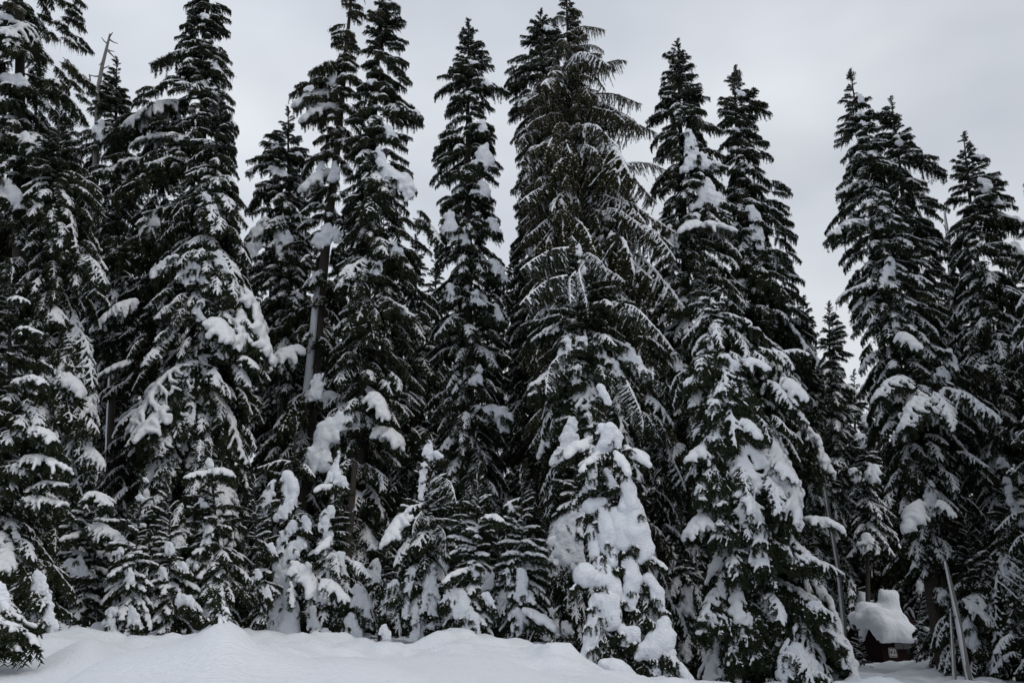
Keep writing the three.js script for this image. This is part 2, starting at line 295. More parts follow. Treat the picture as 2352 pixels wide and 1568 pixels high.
// o: { d depth, base x, tip [x, y], prof [[y, left, right] ...], snow [top, bottom] 0..3, droop, dens, lichen, parts, style, clumps, limbs }
function tree(name, label, d, bx, tip, prof, o = {}) {
  const R = rng(4000 + 77 * treeNo++), ns = treeNo * 5.3;
  const b0 = at(bx, 1460, d), B = V3(b0.x, groundY(b0.x, -d) - 0.1, -d), T = at(tip[0], tip[1], d), Hh = T.y - B.y;
  if (o.z) { }
  const root = thing(name, label, o.category ?? 'tree', B, o.group);
  const axis = (y) => { const s = (y - B.y) / Hh; return V3(lerp(B.x, T.x, s), y, -d); };
  // trunk
  const tr = o.trunk ?? clamp(Hh * 0.0105, 0.03, 0.32), np = 14, tp = [], trd = [];
  for (let i = 0; i <= np; i++) { const s = i / np, p = axis(B.y - 0.4 + (Hh + 0.4) * s).sub(B); p.x += 0.03 * Hh / 10 * noise(s * 4, ns, 0); tp.push(p); trd.push(tr * Math.pow(1 - s, 0.8) + 0.012); }
  part('trunk', rodAlong(tp, trd), M.bark, root);
  // silhouette rows in metres
  const rowsM = prof.map(([y, l, r]) => { const p = at(0, y, d), a = axis(p.y); return [p.y, Math.max(0.1, a.x - at(l, y, d).x), Math.max(0.1, at(r, y, d).x - a.x)]; }).sort((a, b) => b[0] - a[0]);
  rowsM.unshift([T.y, 0.1, 0.1]);
  const rad = (y) => { let i = 0; while (i < rowsM.length - 2 && y < rowsM[i + 1][0]) i++; const t = clamp((rowsM[i][0] - y) / (rowsM[i][0] - rowsM[i + 1][0]), 0, 1); return [lerp(rowsM[i][1], rowsM[i + 1][1], t), lerp(rowsM[i][2], rowsM[i + 1][2], t)]; };
  // snow clumps, chains of [x, y, r] in the picture, at the front of the crown
  const clumpInfo = [];
  for (const c of o.clumps ?? []) {
    const y = at(0, c.p[0][1], d).y, rr = rad(y), off = c.z ?? (o.out ?? 0.68) * Math.min(2.2, (rr[0] + rr[1]) / 2);
    const dz = d - off, pts = c.p.map(([x, yy, r]) => ({ q: at(x, yy, dz), r: r * dz / F * 1.08, x, y: yy, rv: r }));
    clumpInfo.push({ pts, dz, c });
  }
  const covered = (p) => { const [x, y, f] = project(p); for (const { pts, dz } of clumpInfo) if (-p.z < dz + 0.1) for (let i = 0; i < pts.length; i++) { const a = pts[i], b = pts[i + 1] ?? a, ax = b.x - a.x, ay = b.y - a.y, t = clamp(((x - a.x) * ax + (y - a.y) * ay) / (ax * ax + ay * ay + 1e-6), 0, 1); if (Math.hypot(x - a.x - ax * t, y - a.y - ay * t) < lerp(a.rv, b.rv, t) * (o.cull ?? 0.75)) return true; } return false; };
  // boughs
  const list = [];   // [proto, matrix, snow level, tone]
  const sn = o.snow ?? [0.8, 1.6], droop = o.droop ?? 1, style = o.style ?? 'fir';
  const put = (a, b, lv, kind, roll) => {
    const len = a.distanceTo(b); let k = kind ?? (style === 'hemlock' && len > 0.8 ? 'hemlock' : len < 0.78 ? 'short' : len < 1.9 || R() < 0.6 ? 'fir' : 'long');
    const ids = byKind[k], id = ids[Math.floor(R() * ids.length)];
    list.push([id, boughMatrix(a.clone().sub(B), b.clone().sub(B), BOUGHS[id].L, roll ?? (R() - 0.5) * 0.5, V3(b.x - a.x, 0, b.z - a.z).normalize()), clamp(Math.round(lv), R() < 0.25 ? -1 : 0, 3), 0.75 + 0.5 * R()]);
  };
  const bottom = o.bottom !== undefined ? at(0, o.bottom, d).y : B.y + 0.1, top = T.y - 0.12;
  let az = R() * 6, y = top;
  if (!o.bare) { put(axis(T.y - 0.5), T.clone().setY(T.y + 0.05), 0, 'short', 0); }
  while (y > bottom) {
    const s = (y - B.y) / Hh, fromTop = T.y - y, rr = rad(y), Rm = (rr[0] + rr[1]) / 2;
    const step = clamp(0.10 + Rm * 0.085, 0.13, 0.30) / (o.dens ?? 1), n = Math.round(clamp(3.6 + Rm * 2.1, 4, 10));
    for (let k = 0; k < n; k++) {
      az += 2.399 + (R() - 0.5) * 0.9; const cx = Math.cos(az), cz = Math.sin(az);
      if (cz < -0.25 && R() < 0.5) continue;
      let r = lerp(rr[0], rr[1], (cx + 1) / 2);
      const tier = noise(y * 0.62 + ns, cx * 1.0, cz * 1.0 + ns) + 0.45 * noise(y * 1.7 + ns, cx * 2, cz * 2);
      if (tier < -0.2 && R() < 0.42) continue;
      r *= clamp(0.97 - (s > 0.5 ? 0.02 : 0) + 0.62 * tier + 0.32 * (R() - 0.5), 0.45, s > 0.5 ? 1.08 : 1.18); if (R() < 0.25) r *= 0.6;
      if (s > 0.72 && R() < 0.22) continue;
      if (o.gaps) { const vy = project(V3(axis(y).x, y, -d))[1]; if (o.gaps.some(([a, e, q]) => vy > a && vy < e && R() > q)) continue; }
      if (r < 0.14) r = 0.14;
      const pit = (lerp(0.45, -0.5, smooth(fromTop / (o.soft ?? 5))) - 0.25 * smooth((1 - s) * 1.4) * 1) * droop + (R() - 0.5) * 0.35;
      const yy = y + (R() - 0.5) * step * 1.3, A = axis(Math.min(T.y - 0.08, yy - r * Math.tan(clamp(pit, -1.1, 0.8))));
      const E = V3(axis(yy).x + cx * r, yy, -d + cz * r * 0.95);
      if (A.y < B.y + 0.15) continue;
      const mid = A.clone().lerp(E, 0.6); if (clumpInfo.length && (covered(mid) || covered(E))) continue;
      if (E.y < groundY(E.x, E.z) - 0.15) E.y = groundY(E.x, E.z) - 0.1;
      if (A.distanceTo(E) < 0.12) continue;
      const f = lerp(sn[1], sn[0], clamp((fromTop > 0 ? s : 1), 0, 1)) - 0.62 + 1.6 * noise(E.x * 0.6, E.y * 0.6 + ns, E.z * 0.6) + (R() - 0.5) * 1.2;
      if (style !== 'hemlock' && R() < 0.88) { const ln = A.distanceTo(E), cut = (o.cut ?? 0.75) + 0.5 * R(); if (ln > cut) A.lerp(E, 1 - cut / ln); }
      put(A, E, Math.min(f, o.most ?? 2.4), undefined);
    }
    y -= step;
  }
  if (!o.unsupported) for (const { pts } of clumpInfo) for (let i = 0; i < 3; i++) { // the boughs that carry a clump
    const p = pts[Math.min(pts.length - 1, i)], E = p.q.clone().add(V3((i - 1) * p.r * 0.9, -p.r * (0.95 + 0.35 * R()), p.r * 0.4)), out = Math.abs(E.x - axis(E.y).x) + Math.abs(E.z + d), A = axis(Math.min(T.y - 0.1, E.y + out * 0.35));
    A.lerp(E, 0.12); if (A.distanceTo(E) > 0.25 && E.y > groundY(E.x, E.z)) put(A, E.lerpVectors(A, E, 1.1), Math.round(R() * 1.4), undefined, (R() - 0.5) * 0.6);
  }
  for (const l of o.limbs ?? []) { // single boughs picked out in the photograph: [x0, y0, x1, y1, snow, kind, z0, z1]
    const [x0, y0, x1, y1, lv, kind, z0 = 0.3, z1 = 1.0] = l; put(at(x0, y0, d - z0), at(x1, y1, d - z1), lv, kind, (R() - 0.5) * 0.3);
  }
  if (o.parts) {
    for (const [id, m, lv, tone] of list) {
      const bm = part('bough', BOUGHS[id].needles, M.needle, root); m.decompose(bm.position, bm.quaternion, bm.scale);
      if (lv >= 0) part('bough_snow', BOUGHS[id].snow[lv], M.boughSnow, bm);
    }
  } else {
    const crown = new THREE.Group(); crown.name = numbered('crown'); root.add(crown); crown.userData.kind = 'stuff';
    const cover = new THREE.Group(); cover.name = numbered('snow_cover'); root.add(cover); cover.userData.kind = 'stuff';
    const gather = (key, geo, mat, to, nm, tint) => {
      const sets = new Map(); for (const q of list) { const k = key(q); if (k !== null) { if (!sets.has(k)) sets.set(k, []); sets.get(k).push(q); } }
      for (const [k, qs] of sets) { const im = shade(new THREE.InstancedMesh(geo(k), mat, qs.length)); qs.forEach((q, i) => { im.setMatrixAt(i, q[1]); if (tint) im.setColorAt(i, new THREE.Color().setRGB(q[3] * (o.tint?.[0] ?? 1), q[3] * (o.tint?.[1] ?? 1), q[3] * (o.tint?.[2] ?? 1))); }); im.name = numbered(nm); im.userData.kind = 'stuff'; to.add(im); copies += qs.length; }
    };
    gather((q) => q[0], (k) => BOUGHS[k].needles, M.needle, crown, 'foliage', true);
    gather((q) => q[2] < 0 ? null : q[0] * 4 + q[2], (k) => BOUGHS[k >> 2].snow[k & 3], M.boughSnow, cover, 'lying_snow', false);
  }
  if (o.lichen) {
    const ms = [[], [], []];
    for (const [id, m] of list) { const h = 1 - (m.elements[13] / Hh); if (R() < o.lichen * (h < (o.lichenTo ?? 1) ? 1 : 0.15)) for (let k = 0; k < 3; k++) { const p = V3(BOUGHS[id].L * (0.3 + 0.6 * R()), 0, (R() - 0.5) * 0.2).applyMatrix4(m); ms[Math.floor(R() * 3)].push(new THREE.Matrix4().makeRotationY(R() * 6).setPosition(p)); } }
    const lg = new THREE.Group(); lg.name = numbered('hanging_lichen'); lg.userData.kind = 'stuff'; root.add(lg);
    ms.forEach((a, i) => { if (!a.length) return; const im = shade(new THREE.InstancedMesh(lichenGeo[i], M.lichen, a.length)); a.forEach((m, k) => im.setMatrixAt(k, m)); im.name = numbered('lichen_strands'); im.userData.kind = 'stuff'; lg.add(im); copies += a.length; });
  }
  for (const { pts, c } of clumpInfo) {
    const Q = rng(Math.round(pts[0].x * 31 + pts[0].y)), caps = [], rm = pts.reduce((a, p) => a + p.r, 0) / pts.length, loc = pts.map((p) => p.q.clone().sub(B));
    const dist = loc.slice(1).reduce((a, p, i) => a + p.distanceTo(loc[i]), 0), n = Math.round((10 + 9 * dist / rm) * (o.lobes ?? 1));
    loc.forEach((p, i) => { if (i || loc.length === 1) caps.push([loc[Math.max(0, i - 1)], p.clone().add(V3(0.01, 0, 0)), pts[Math.max(0, i - 1)].r * (o.core ?? 0.72), pts[i].r * (o.core ?? 0.72)]); });
    for (let i = 0; i < n; i++) { // lobes and drips that break the outline
      const u = (i + Q()) / n * (loc.length - 1), k = Math.min(loc.length - 1, Math.floor(u)), t = u - k, c = loc[k].clone().lerp(loc[k + 1] ?? loc[k], t), r = lerp(pts[k].r, (pts[k + 1] ?? pts[k]).r, t);
      const an = Q() * Math.PI * 2, ro = r * (0.35 + 0.6 * Math.sqrt(Q())), x = c.x + Math.cos(an) * ro, y = c.y + Math.sin(an) * ro * 0.8, z = c.z + (Q() - 0.35) * r * 0.5, q = r * (0.2 + 0.26 * Q()), l = r * (0.2 + 0.9 * Q() * Q());
      caps.push([V3(x, y, z), V3(x + (x - c.x) * 0.25 + (Q() - 0.5) * 0.2 * r, y - l, z + l * 0.15), q, q * (0.55 + 0.4 * Q())]);
    }
    part('snow_clump', capsuleSkin(caps, clamp(rm / 6.5, 0.018, 0.06), rm * 0.22, rm * 0.13, 1.3 / rm, c.flat ?? 0.8, pts[0].x), M.snow, root);
  }
  return { root, B, axis, d };
}
// ---------------------------------------------------------------- the forest, from the back row to the front
const C = (...p) => ({ p });
const backGroup = { group: 'dark conifers in the back row of the forest', snow: [0.3, 0.9], dens: 0.85 };
const backLabel = 'dark snow-dusted conifer deep in the shaded back row of the forest';
for (const [x, d, tx, ty, w] of [[-260, 40, -250, 60, 120], [-150, 44, -150, 100, 120], [60, 40, 70, 300, 130], [150, 46, 150, 380, 120], [215, 41, 215, 470, 130], [330, 42, 340, 440, 140], [420, 45, 420, 400, 130], [560, 41, 562, 560, 120], [620, 45, 620, 500, 110], [700, 42, 700, 470, 120], [790, 43, 790, 520, 130], [880, 45, 880, 480, 120], [950, 41, 955, 540, 120], [1010, 46, 1000, 580, 120], [1120, 42, 1120, 600, 130], [1185, 44, 1180, 560, 110], [1290, 41, 1295, 480, 130], [1400, 44, 1395, 480, 130], [1480, 42, 1478, 570, 120], [1560, 46, 1560, 600, 120], [1690, 43, 1685, 600, 130], [1800, 43, 1790, 760, 120], [1860, 47, 1850, 780, 120], [1915, 50, 1912, 820, 120], [1965, 49, 1962, 850, 120], [2030, 46, 2040, 880, 120], [2110, 44, 2100, 700, 120], [2190, 42, 2170, 640, 130], [2270, 44, 2250, 660, 130], [2370, 41, 2330, 600, 150], [2480, 42, 2440, 500, 150], [2600, 40, 2560, 400, 170]])
  tree('conifer', backLabel, d, x, [tx, ty], [[ty + 120, tx - w * 0.35, tx + w * 0.35], [ty + 400, tx - w * 0.8, tx + w * 0.8], [1300, x - w, x + w], [1460, x - w, x + w]], backGroup);

tree('fir_tree', 'tall dark fir filling the upper left corner, lichen hanging on its right', 25, 40, [45, -420], [[-200, -60, 140], [0, -90, 200], [100, -100, 203], [200, -100, 198], [400, -110, 160], [700, -120, 150], [1000, -110, 150], [1450, -100, 140]], { snow: [0.7, 1.2], lichen: 0.5, lichenTo: 0.75, clumps: [C([8, 38, 14], [22, 46, 12]), C([10, 178, 18], [30, 182, 20], [52, 195, 15]), C([58, 312, 15], [68, 345, 17], [86, 382, 12]), C([88, 325, 12], [92, 345, 12]), C([8, 418, 14], [24, 442, 22], [46, 470, 15])] });
tree('hemlock_tree', 'hemlock at left with long snow-lined boughs drooping to the right, behind the layered young spruce', 22.5, 100, [135, 235], [[400, 70, 215], [560, 60, 235], [660, 50, 246], [800, 40, 190], [900, 30, 210], [1080, 20, 238], [1200, 20, 200], [1450, 30, 180]], { snow: [1.0, 1.4], droop: 1.4, clumps: [C([98, 838, 12], [110, 858, 13], [118, 880, 9])], limbs: [[100, 850, 188, 915, 3, 'long'], [140, 1000, 238, 1078, 2, 'long'], [150, 580, 246, 660, 1, 'long'], [100, 700, 135, 745, 2, 'fir'], [120, 925, 225, 1000, 1, 'long'], [60, 920, 130, 1010, 1.4, 'fir']] });
tree('fir_tree', 'dark fir beside the broken grey spike, between the left corner fir and great spire', 33, 245, [268, 132], [[190, 225, 290], [260, 185, 300], [330, 175, 318], [450, 170, 320], [700, 170, 320], [1000, 180, 330], [1450, 190, 340]], { snow: [0.9, 1.2], clumps: [C([232, 278, 8], [222, 298, 14], [238, 318, 11]), C([262, 328, 10], [256, 342, 11])] });
tree('fir_tree', 'great spire-shaped fir left of centre whose top leaves the frame', 29, 430, [482, -110], [[0, 432, 527], [60, 418, 526], [100, 398, 522], [150, 372, 532], [200, 352, 548], [240, 372, 540], [300, 290, 545], [360, 265, 540], [450, 270, 545], [600, 250, 540], [800, 235, 530], [1000, 260, 520], [1450, 280, 500]], { snow: [0.9, 1.3], lichen: 0.06, clumps: [C([463, 33, 7], [475, 40, 9]), C([490, 140, 7], [499, 160, 8]), C([494, 203, 9], [490, 215, 8]), C([352, 488, 10], [348, 515, 18], [340, 540, 20]), C([402, 315, 12], [420, 318, 10])], limbs: [[425, 235, 285, 292, 2.8, 'long'], [430, 320, 300, 335, 2.6, 'long'], [400, 395, 270, 445, 2, 'long'], [380, 370, 240, 400, 2, 'fir']] });
tree('fir_tree', 'slim snowy fir in front of the great spire, its bare leader showing against it', 25, 440, [503, 188], [[240, 480, 530], [300, 448, 546], [380, 440, 545], [440, 422, 552], [520, 400, 562], [620, 370, 575], [700, 360, 586], [800, 330, 590], [860, 320, 592], [1000, 285, 575], [1100, 290, 570], [1450, 300, 560]], { snow: [1.3, 2.0], droop: 1.25, clumps: [C([441, 583, 8], [433, 612, 20], [425, 640, 17]), C([452, 612, 8], [466, 646, 10]), C([402, 588, 9], [378, 608, 13], [352, 628, 14]), C([500, 580, 8], [506, 603, 11], [522, 628, 7]), C([466, 690, 7], [448, 715, 10], [464, 734, 9]), C([433, 838, 5], [421, 876, 13], [412, 908, 13], [409, 940, 7]), C([441, 928, 6], [436, 962, 10], [424, 990, 9]), C([468, 445, 8], [478, 458, 8]), C([395, 880, 9], [388, 895, 9])], limbs: [[330, 690, 208, 765, 2.6, 'long', 0, 0.6], [318, 830, 212, 882, 2.8, 'long', 0, 0.6], [408, 985, 336, 1036, 3, 'fir', 1, 1.8], [480, 740, 520, 790, 3, 'fir', 1, 2], [540, 820, 590, 850, 2, 'fir', 0.5, 1]] });
tree('fir_tree', 'small dark fir with two great snow slabs, right of the slim snowy fir', 31, 650, [662, 248], [[300, 635, 690], [350, 590, 712], [400, 562, 712], [470, 575, 712], [560, 560, 712], [700, 570, 720], [1000, 580, 740], [1450, 580, 760]], { snow: [1.2, 1.4], clumps: [C([612, 505, 10], [594, 532, 19], [577, 578, 17], [570, 602, 9]), C([640, 515, 9], [648, 543, 19], [655, 573, 21]), C([621, 386, 9], [640, 393, 12], [652, 400, 8]), C([636, 328, 6], [628, 338, 7]), C([682, 352, 7], [690, 358, 7])], limbs: [[640, 372, 565, 400, 2, 'fir', 0, 0.5], [650, 425, 572, 470, 1, 'fir', 0, 0.5]] });
{
  tree('fir_tree', 'ragged lichen-hung fir whose bare trunk is white with plastered snow', 30, 660, [818, -130], [[0, 785, 850], [40, 770, 850], [80, 752, 830], [110, 750, 825], [140, 775, 820], [200, 700, 840], [240, 672, 850], [280, 690, 850], [330, 730, 850], [400, 690, 850], [500, 690, 860], [650, 650, 850], [800, 620, 840], [1000, 610, 820], [1450, 600, 800]], { snow: [1.2, 1.2], trunk: 0.3, lichen: 0.75, lichenTo: 0.5, dens: 0.75, unsupported: true, gaps: [[-150, 95, 0.4], [270, 470, 0.5], [690, 765, 0.35], [820, 1010, 0.2], [400, 690, 0.65]], tint: [1.05, 1, 0.9], clumps: [C([766, 168, 8], [762, 190, 11]), C([768, 373, 6], [770, 398, 13], [765, 412, 12]), C([755, 518, 10], [745, 543, 21], [728, 560, 13]), C([768, 528, 10], [772, 552, 12]), { p: [[732, 862, 8], [726, 890, 16], [720, 910, 13]], z: 2.4 }, C([808, 845, 5], [812, 880, 9], [822, 910, 11]), { p: [[800, 950, 12], [770, 975, 22], [745, 1000, 26], [725, 1040, 22], [742, 1070, 20]], z: 3.4 }, C([702, 205, 7], [715, 200, 8]), C([740, 375, 8], [722, 420, 9], [700, 445, 8])], limbs: [[770, 215, 672, 250, 2.6, 'fir', 0, 0.5], [780, 245, 690, 285, 2.5, 'fir', 0, 0.6], [775, 395, 690, 445, 2.8, 'fir', 0.3, 1], [700, 800, 610, 850, 2.8, 'fir', 1, 2], [735, 910, 790, 935, 3, 'fir', 1, 2]] });
  // trunk face white with driven snow
  const o = scene.children[scene.children.length - 1], B = o.position, pts = [], rr = [];
  for (let i = 0; i <= 24; i++) { const y = lerp(1120, 660, i / 24), x = lerp(680, 728, Math.pow(i / 24, 0.9)); const p = at(x, y, 29.75); pts.push(p.sub(B)); rr.push(lerp(0.18, 0.12, i / 24) * (1 + 0.2 * noise(i * 0.7, 2, 3))); }
  part('snow_strip', rodAlong(pts, rr, 12), M.snow, o);
}
tree('fir_tree', 'dense fir with a long white snow slide down its upper right side', 28, 800, [878, -25], [[20, 850, 915], [50, 838, 928], [100, 832, 938], [150, 828, 940], [200, 822, 955], [280, 800, 965], [320, 790, 965], [380, 800, 940], [450, 790, 955], [520, 785, 1000], [600, 780, 1010], [750, 775, 980], [900, 765, 960], [1100, 740, 940], [1450, 710, 900]], { snow: [1.0, 1.3], lichen: 0.12, clumps: [C([886, 290, 8], [900, 310, 13]), C([868, 345, 10], [878, 378, 12], [896, 402, 19], [924, 418, 25], [940, 445, 15]), C([954, 255, 8], [957, 268, 9]), C([901, 558, 8], [912, 580, 13]), C([872, 605, 8], [862, 625, 13]), C([925, 705, 7], [932, 722, 9]), C([820, 950, 7], [812, 975, 12]), C([848, 188, 9], [862, 186, 8])], limbs: [[850, 905, 886, 968, 2.6, 'fir', 1, 2], [850, 990, 920, 1026, 3, 'fir', 1, 2], [950, 500, 1010, 560, 1, 'fir'], [880, 12, 915, 14, 2, 'short']] });
tree('fir_tree', 'narrow column fir with several big snow pads, standing alone against the sky', 29, 1075, [1076, 45], [[100, 1046, 1108], [140, 1034, 1125], [180, 1020, 1140], [205, 1000, 1163], [250, 1008, 1168], [300, 1018, 1158], [340, 1004, 1150], [420, 984, 1160], [460, 988, 1160], [520, 1000, 1160], [600, 1000, 1165], [700, 1000, 1160], [900, 990, 1160], [1450, 980, 1170]], { snow: [0.8, 1.1], clumps: [C([1114, 180, 6], [1116, 192, 12], [1126, 196, 7]), C([1076, 142, 7], [1094, 144, 7]), C([1106, 280, 9], [1110, 298, 10]), C([1114, 335, 10], [1108, 360, 21], [1120, 374, 17], [1088, 374, 9]), C([1105, 420, 11], [1118, 445, 13], [1086, 440, 9]), C([1030, 495, 14], [1030, 520, 19], [1038, 545, 12]), C([1068, 525, 9], [1066, 555, 12]), C([1128, 505, 10], [1138, 530, 11]), C([1130, 600, 8], [1145, 618, 13], [1160, 645, 8]), C([1035, 660, 13], [1030, 685, 10]), C([1095, 670, 9], [1090, 690, 10], [1110, 698, 7]), C([1115, 955, 11], [1125, 940, 15], [1150, 950, 19], [1162, 982, 14]), C([1100, 845, 8], [1092, 875, 12]), C([1137, 700, 7], [1150, 735, 8])], limbs: [[1075, 195, 1000, 215, 1, 'fir', 0, 0.5], [1090, 195, 1168, 215, 1, 'fir', 0, 0.5]] });
tree('fir_tree', 'dark fir with a snow cap near its top, half hidden behind the lacy hemlock', 33, 1235, [1242, 22], [[60, 1215, 1275], [90, 1188, 1292], [140, 1170, 1300], [185, 1155, 1310], [260, 1172, 1310], [380, 1176, 1310], [500, 1180, 1310], [700, 1170, 1320], [1000, 1170, 1320], [1450, 1170, 1320]], { snow: [0.7, 1.0], clumps: [C([1250, 62, 7], [1266, 66, 9]), C([1206, 228, 8], [1196, 242, 9]), C([1257, 372, 10], [1232, 390, 13], [1205, 415, 11]), C([1246, 568, 13], [1222, 578, 15])] });
tree('hemlock_tree', 'tall lacy hemlock with long thin boughs reaching out against the sky at centre', 26.5, 1340, [1300, -60], [[0, 1285, 1320], [80, 1275, 1345], [140, 1232, 1385], [200, 1205, 1425], [260, 1195, 1450], [330, 1180, 1480], [400, 1190, 1510], [450, 1195, 1530], [560, 1195, 1545], [650, 1195, 1540], [800, 1210, 1530], [1000, 1220, 1520], [1500, 1220, 1510]], { snow: [0.8, 1.3], style: 'hemlock', droop: 0.9, tint: [1.2, 1.05, 0.95], dens: 0.75, lichen: 0.06, limbs: [[1305, 75, 1390, 70, 0.0, 'hemlock'], [1300, 25, 1330, 25, 0, 'short'], [1300, 40, 1265, 50, 0.0, 'hemlock'], [1340, 165, 1442, 142, 0.0, 'hemlock'], [1340, 215, 1475, 245, 0.0, 'hemlock'], [1330, 290, 1510, 310, 1.0, 'hemlock', 0, 0.6], [1300, 360, 1190, 405, 1.0, 'hemlock', 0.5, 1.2], [1310, 320, 1195, 380, 1.0, 'hemlock', 0.5, 1.2], [1330, 200, 1190, 255, 0.0, 'hemlock', 0, 0.6], [1360, 405, 1535, 390, 1.2, 'hemlock', 0.8, 1.6], [1310, 420, 1195, 470, 1.4, 'hemlock', 1, 1.6], [1380, 480, 1475, 530, 1.4, 'hemlock', 1.5, 2], [1450, 520, 1548, 600, 1.4, 'hemlock', 1.2, 2]], clumps: [C([1390, 490, 8], [1400, 505, 8]), C([1480, 524, 9], [1505, 540, 9], [1522, 560, 7]), C([1420, 375, 7], [1432, 380, 8])] });
tree('fir_tree', 'dense fir with a broad cascade of white snow down the middle of its crown', 28.5, 1600, [1556, 90], [[130, 1535, 1580], [180, 1520, 1598], [230, 1515, 1620], [280, 1490, 1650], [340, 1500, 1655], [400, 1510, 1660], [450, 1495, 1670], [560, 1500, 1690], [700, 1500, 1700], [900, 1500, 1710], [1100, 1500, 1720], [1480, 1510, 1720]], { snow: [0.9, 1.2], lichen: 0.1, clumps: [C([1529, 123, 5], [1532, 126, 5]), C([1582, 300, 9], [1586, 330, 13], [1590, 362, 14], [1575, 390, 13]), C([1612, 352, 7], [1622, 382, 15], [1650, 378, 13]), C([1622, 415, 14], [1625, 450, 24], [1650, 458, 16], [1592, 475, 11]), C([1600, 492, 8], [1598, 506, 7]), C([1538, 520, 9], [1545, 560, 14], [1548, 575, 9]), C([1550, 812, 8], [1555, 845, 13])], limbs: [[1590, 525, 1690, 535, 2.8, 'fir', 1.5, 2.2], [1610, 515, 1560, 540, 2.5, 'fir', 1.2, 2]] });
tree('fir_tree', 'fir with ragged right edge and snow down its trunk, left of the sky gap', 29.5, 1720, [1688, 152], [[190, 1662, 1705], [220, 1656, 1735], [240, 1655, 1764], [280, 1650, 1768], [330, 1650, 1766], [400, 1655, 1786], [470, 1660, 1812], [540, 1660, 1818], [620, 1665, 1828], [700, 1670, 1840], [760, 1680, 1845], [900, 1680, 1860], [1450, 1690, 1860]], { snow: [1.0, 1.2], lichen: 0.2, clumps: [C([1692, 208, 6], [1710, 218, 8]), C([1688, 296, 6], [1694, 300, 6]), C([1722, 478, 11], [1736, 498, 14]), C([1735, 520, 12], [1742, 545, 12], [1746, 570, 8]), C([1778, 585, 10], [1782, 610, 13]), C([1782, 650, 6], [1784, 670, 11]), C([1692, 675, 7], [1706, 700, 9])], limbs: [[1715, 235, 1765, 240, 1, 'fir', 0, 0.4]] });
tree('fir_tree', 'short dark fir tucked against the right flank of the ragged-edged fir', 31, 1860, [1846, 680], [[740, 1822, 1872], [780, 1810, 1882], [850, 1800, 1890], [1000, 1790, 1890], [1450, 1790, 1910]], { snow: [0.6, 0.8], clumps: [C([1836, 735, 5], [1846, 750, 7])] });
tree('fir_tree', 'small pointed fir standing far back in the sky gap', 40, 1918, [1904, 694], [[740, 1884, 1930], [790, 1872, 1948], [840, 1862, 1962], [950, 1850, 1975], [1450, 1860, 1970]], { snow: [1.1, 1.0] });
tree('fir_tree', 'tall leaning fir right of the sky gap, tallest on the right side', 27, 2160, [1952, 162], [[200, 1935, 1968], [245, 1930, 2008], [300, 1925, 2015], [335, 1906, 2030], [380, 1925, 2050], [430, 1920, 2070], [500, 1905, 2085], [545, 1903, 2090], [590, 1935, 2110], [650, 1945, 2130], [695, 1930, 2140], [780, 1960, 2180], [860, 1990, 2220], [950, 2010, 2260], [1100, 2040, 2260], [1300, 2090, 2250]], { bottom: 1330, snow: [1.2, 1.6], lichen: 0.1, trunk: 0.25, clumps: [C([1972, 218, 7], [1980, 232, 8]), C([1976, 259, 8], [1980, 262, 8]), C([1980, 281, 7], [1986, 284, 7]), C([1972, 352, 7], [1982, 358, 7]), C([2016, 500, 7], [2022, 520, 9]), C([2045, 595, 9], [2040, 625, 13], [2034, 650, 13]), C([2055, 725, 6], [2058, 757, 8], [2065, 783, 13]), C([2180, 805, 8], [2190, 840, 11], [2195, 865, 9]), C([2165, 853, 14], [2160, 870, 15]), C([2053, 888, 6], [2055, 915, 11]), C([2136, 1108, 8], [2138, 1148, 14], [2118, 1175, 13], [2152, 1165, 11]), C([2170, 1360, 7], [2160, 1378, 9])], limbs: [[2110, 900, 2085, 985, 2.2, 'fir', 2, 3], [2150, 890, 2300, 972, 2.2, 'long', 1.5, 2.6], [2135, 900, 2195, 990, 2.2, 'long', 2, 3], [2080, 870, 2020, 915, 2.2, 'fir', 1.5, 2.5], [2060, 770, 2115, 805, 2.6, 'fir', 1.5, 2.5], [2000, 425, 1925, 450, 2, 'fir', 0, 0.5], [2000, 510, 1905, 545, 2, 'fir', 0.5, 1], [2020, 655, 1928, 692, 1.6, 'long', 0.3, 0.8], [2150, 1150, 2195, 1190, 3, 'fir', 2, 2.6], [2120, 1150, 2085, 1225, 2.6, 'fir', 2, 2.6], [2205, 1375, 2278, 1440, 3, 'fir', 1.5, 2]] });
tree('fir_tree', 'fir just behind the leaning one on the right, its lower top showing to the right', 30, 2190, [2046, 222], [[260, 2025, 2062], [300, 2015, 2075], [330, 2010, 2108], [380, 2020, 2125], [400, 2030, 2162], [450, 2050, 2160], [500, 2060, 2175], [540, 2070, 2185], [600, 2080, 2200], [700, 2090, 2215], [900, 2110, 2240], [1450, 2130, 2270]], { snow: [1.1, 1.2], lichen: 0.12, clumps: [C([2060, 312, 7], [2068, 330, 10]), C([2030, 378, 8], [2046, 388, 9]), C([2100, 560, 8], [2112, 575, 9])], limbs: [[2070, 275, 2010, 262, 0, 'short']] });
tree('fir_tree', 'fir at the right edge with round snow pads on its right side', 28, 2330, [2214, 305], [[350, 2192, 2238], [385, 2188, 2270], [420, 2185, 2290], [460, 2170, 2305], [500, 2172, 2330], [560, 2190, 2350], [640, 2195, 2380], [800, 2200, 2400], [1000, 2220, 2440], [1450, 2250, 2460]], { snow: [1.2, 1.4], lichen: 0.05, clumps: [C([2245, 357, 6], [2260, 362, 8]), C([2258, 415, 12], [2268, 430, 14]), C([2280, 403, 9], [2286, 408, 8]), C([2282, 450, 9], [2290, 465, 11]), C([2332, 560, 9], [2338, 580, 12]), C([2335, 770, 9], [2342, 800, 14]), C([2332, 500, 8], [2342, 508, 8])] });
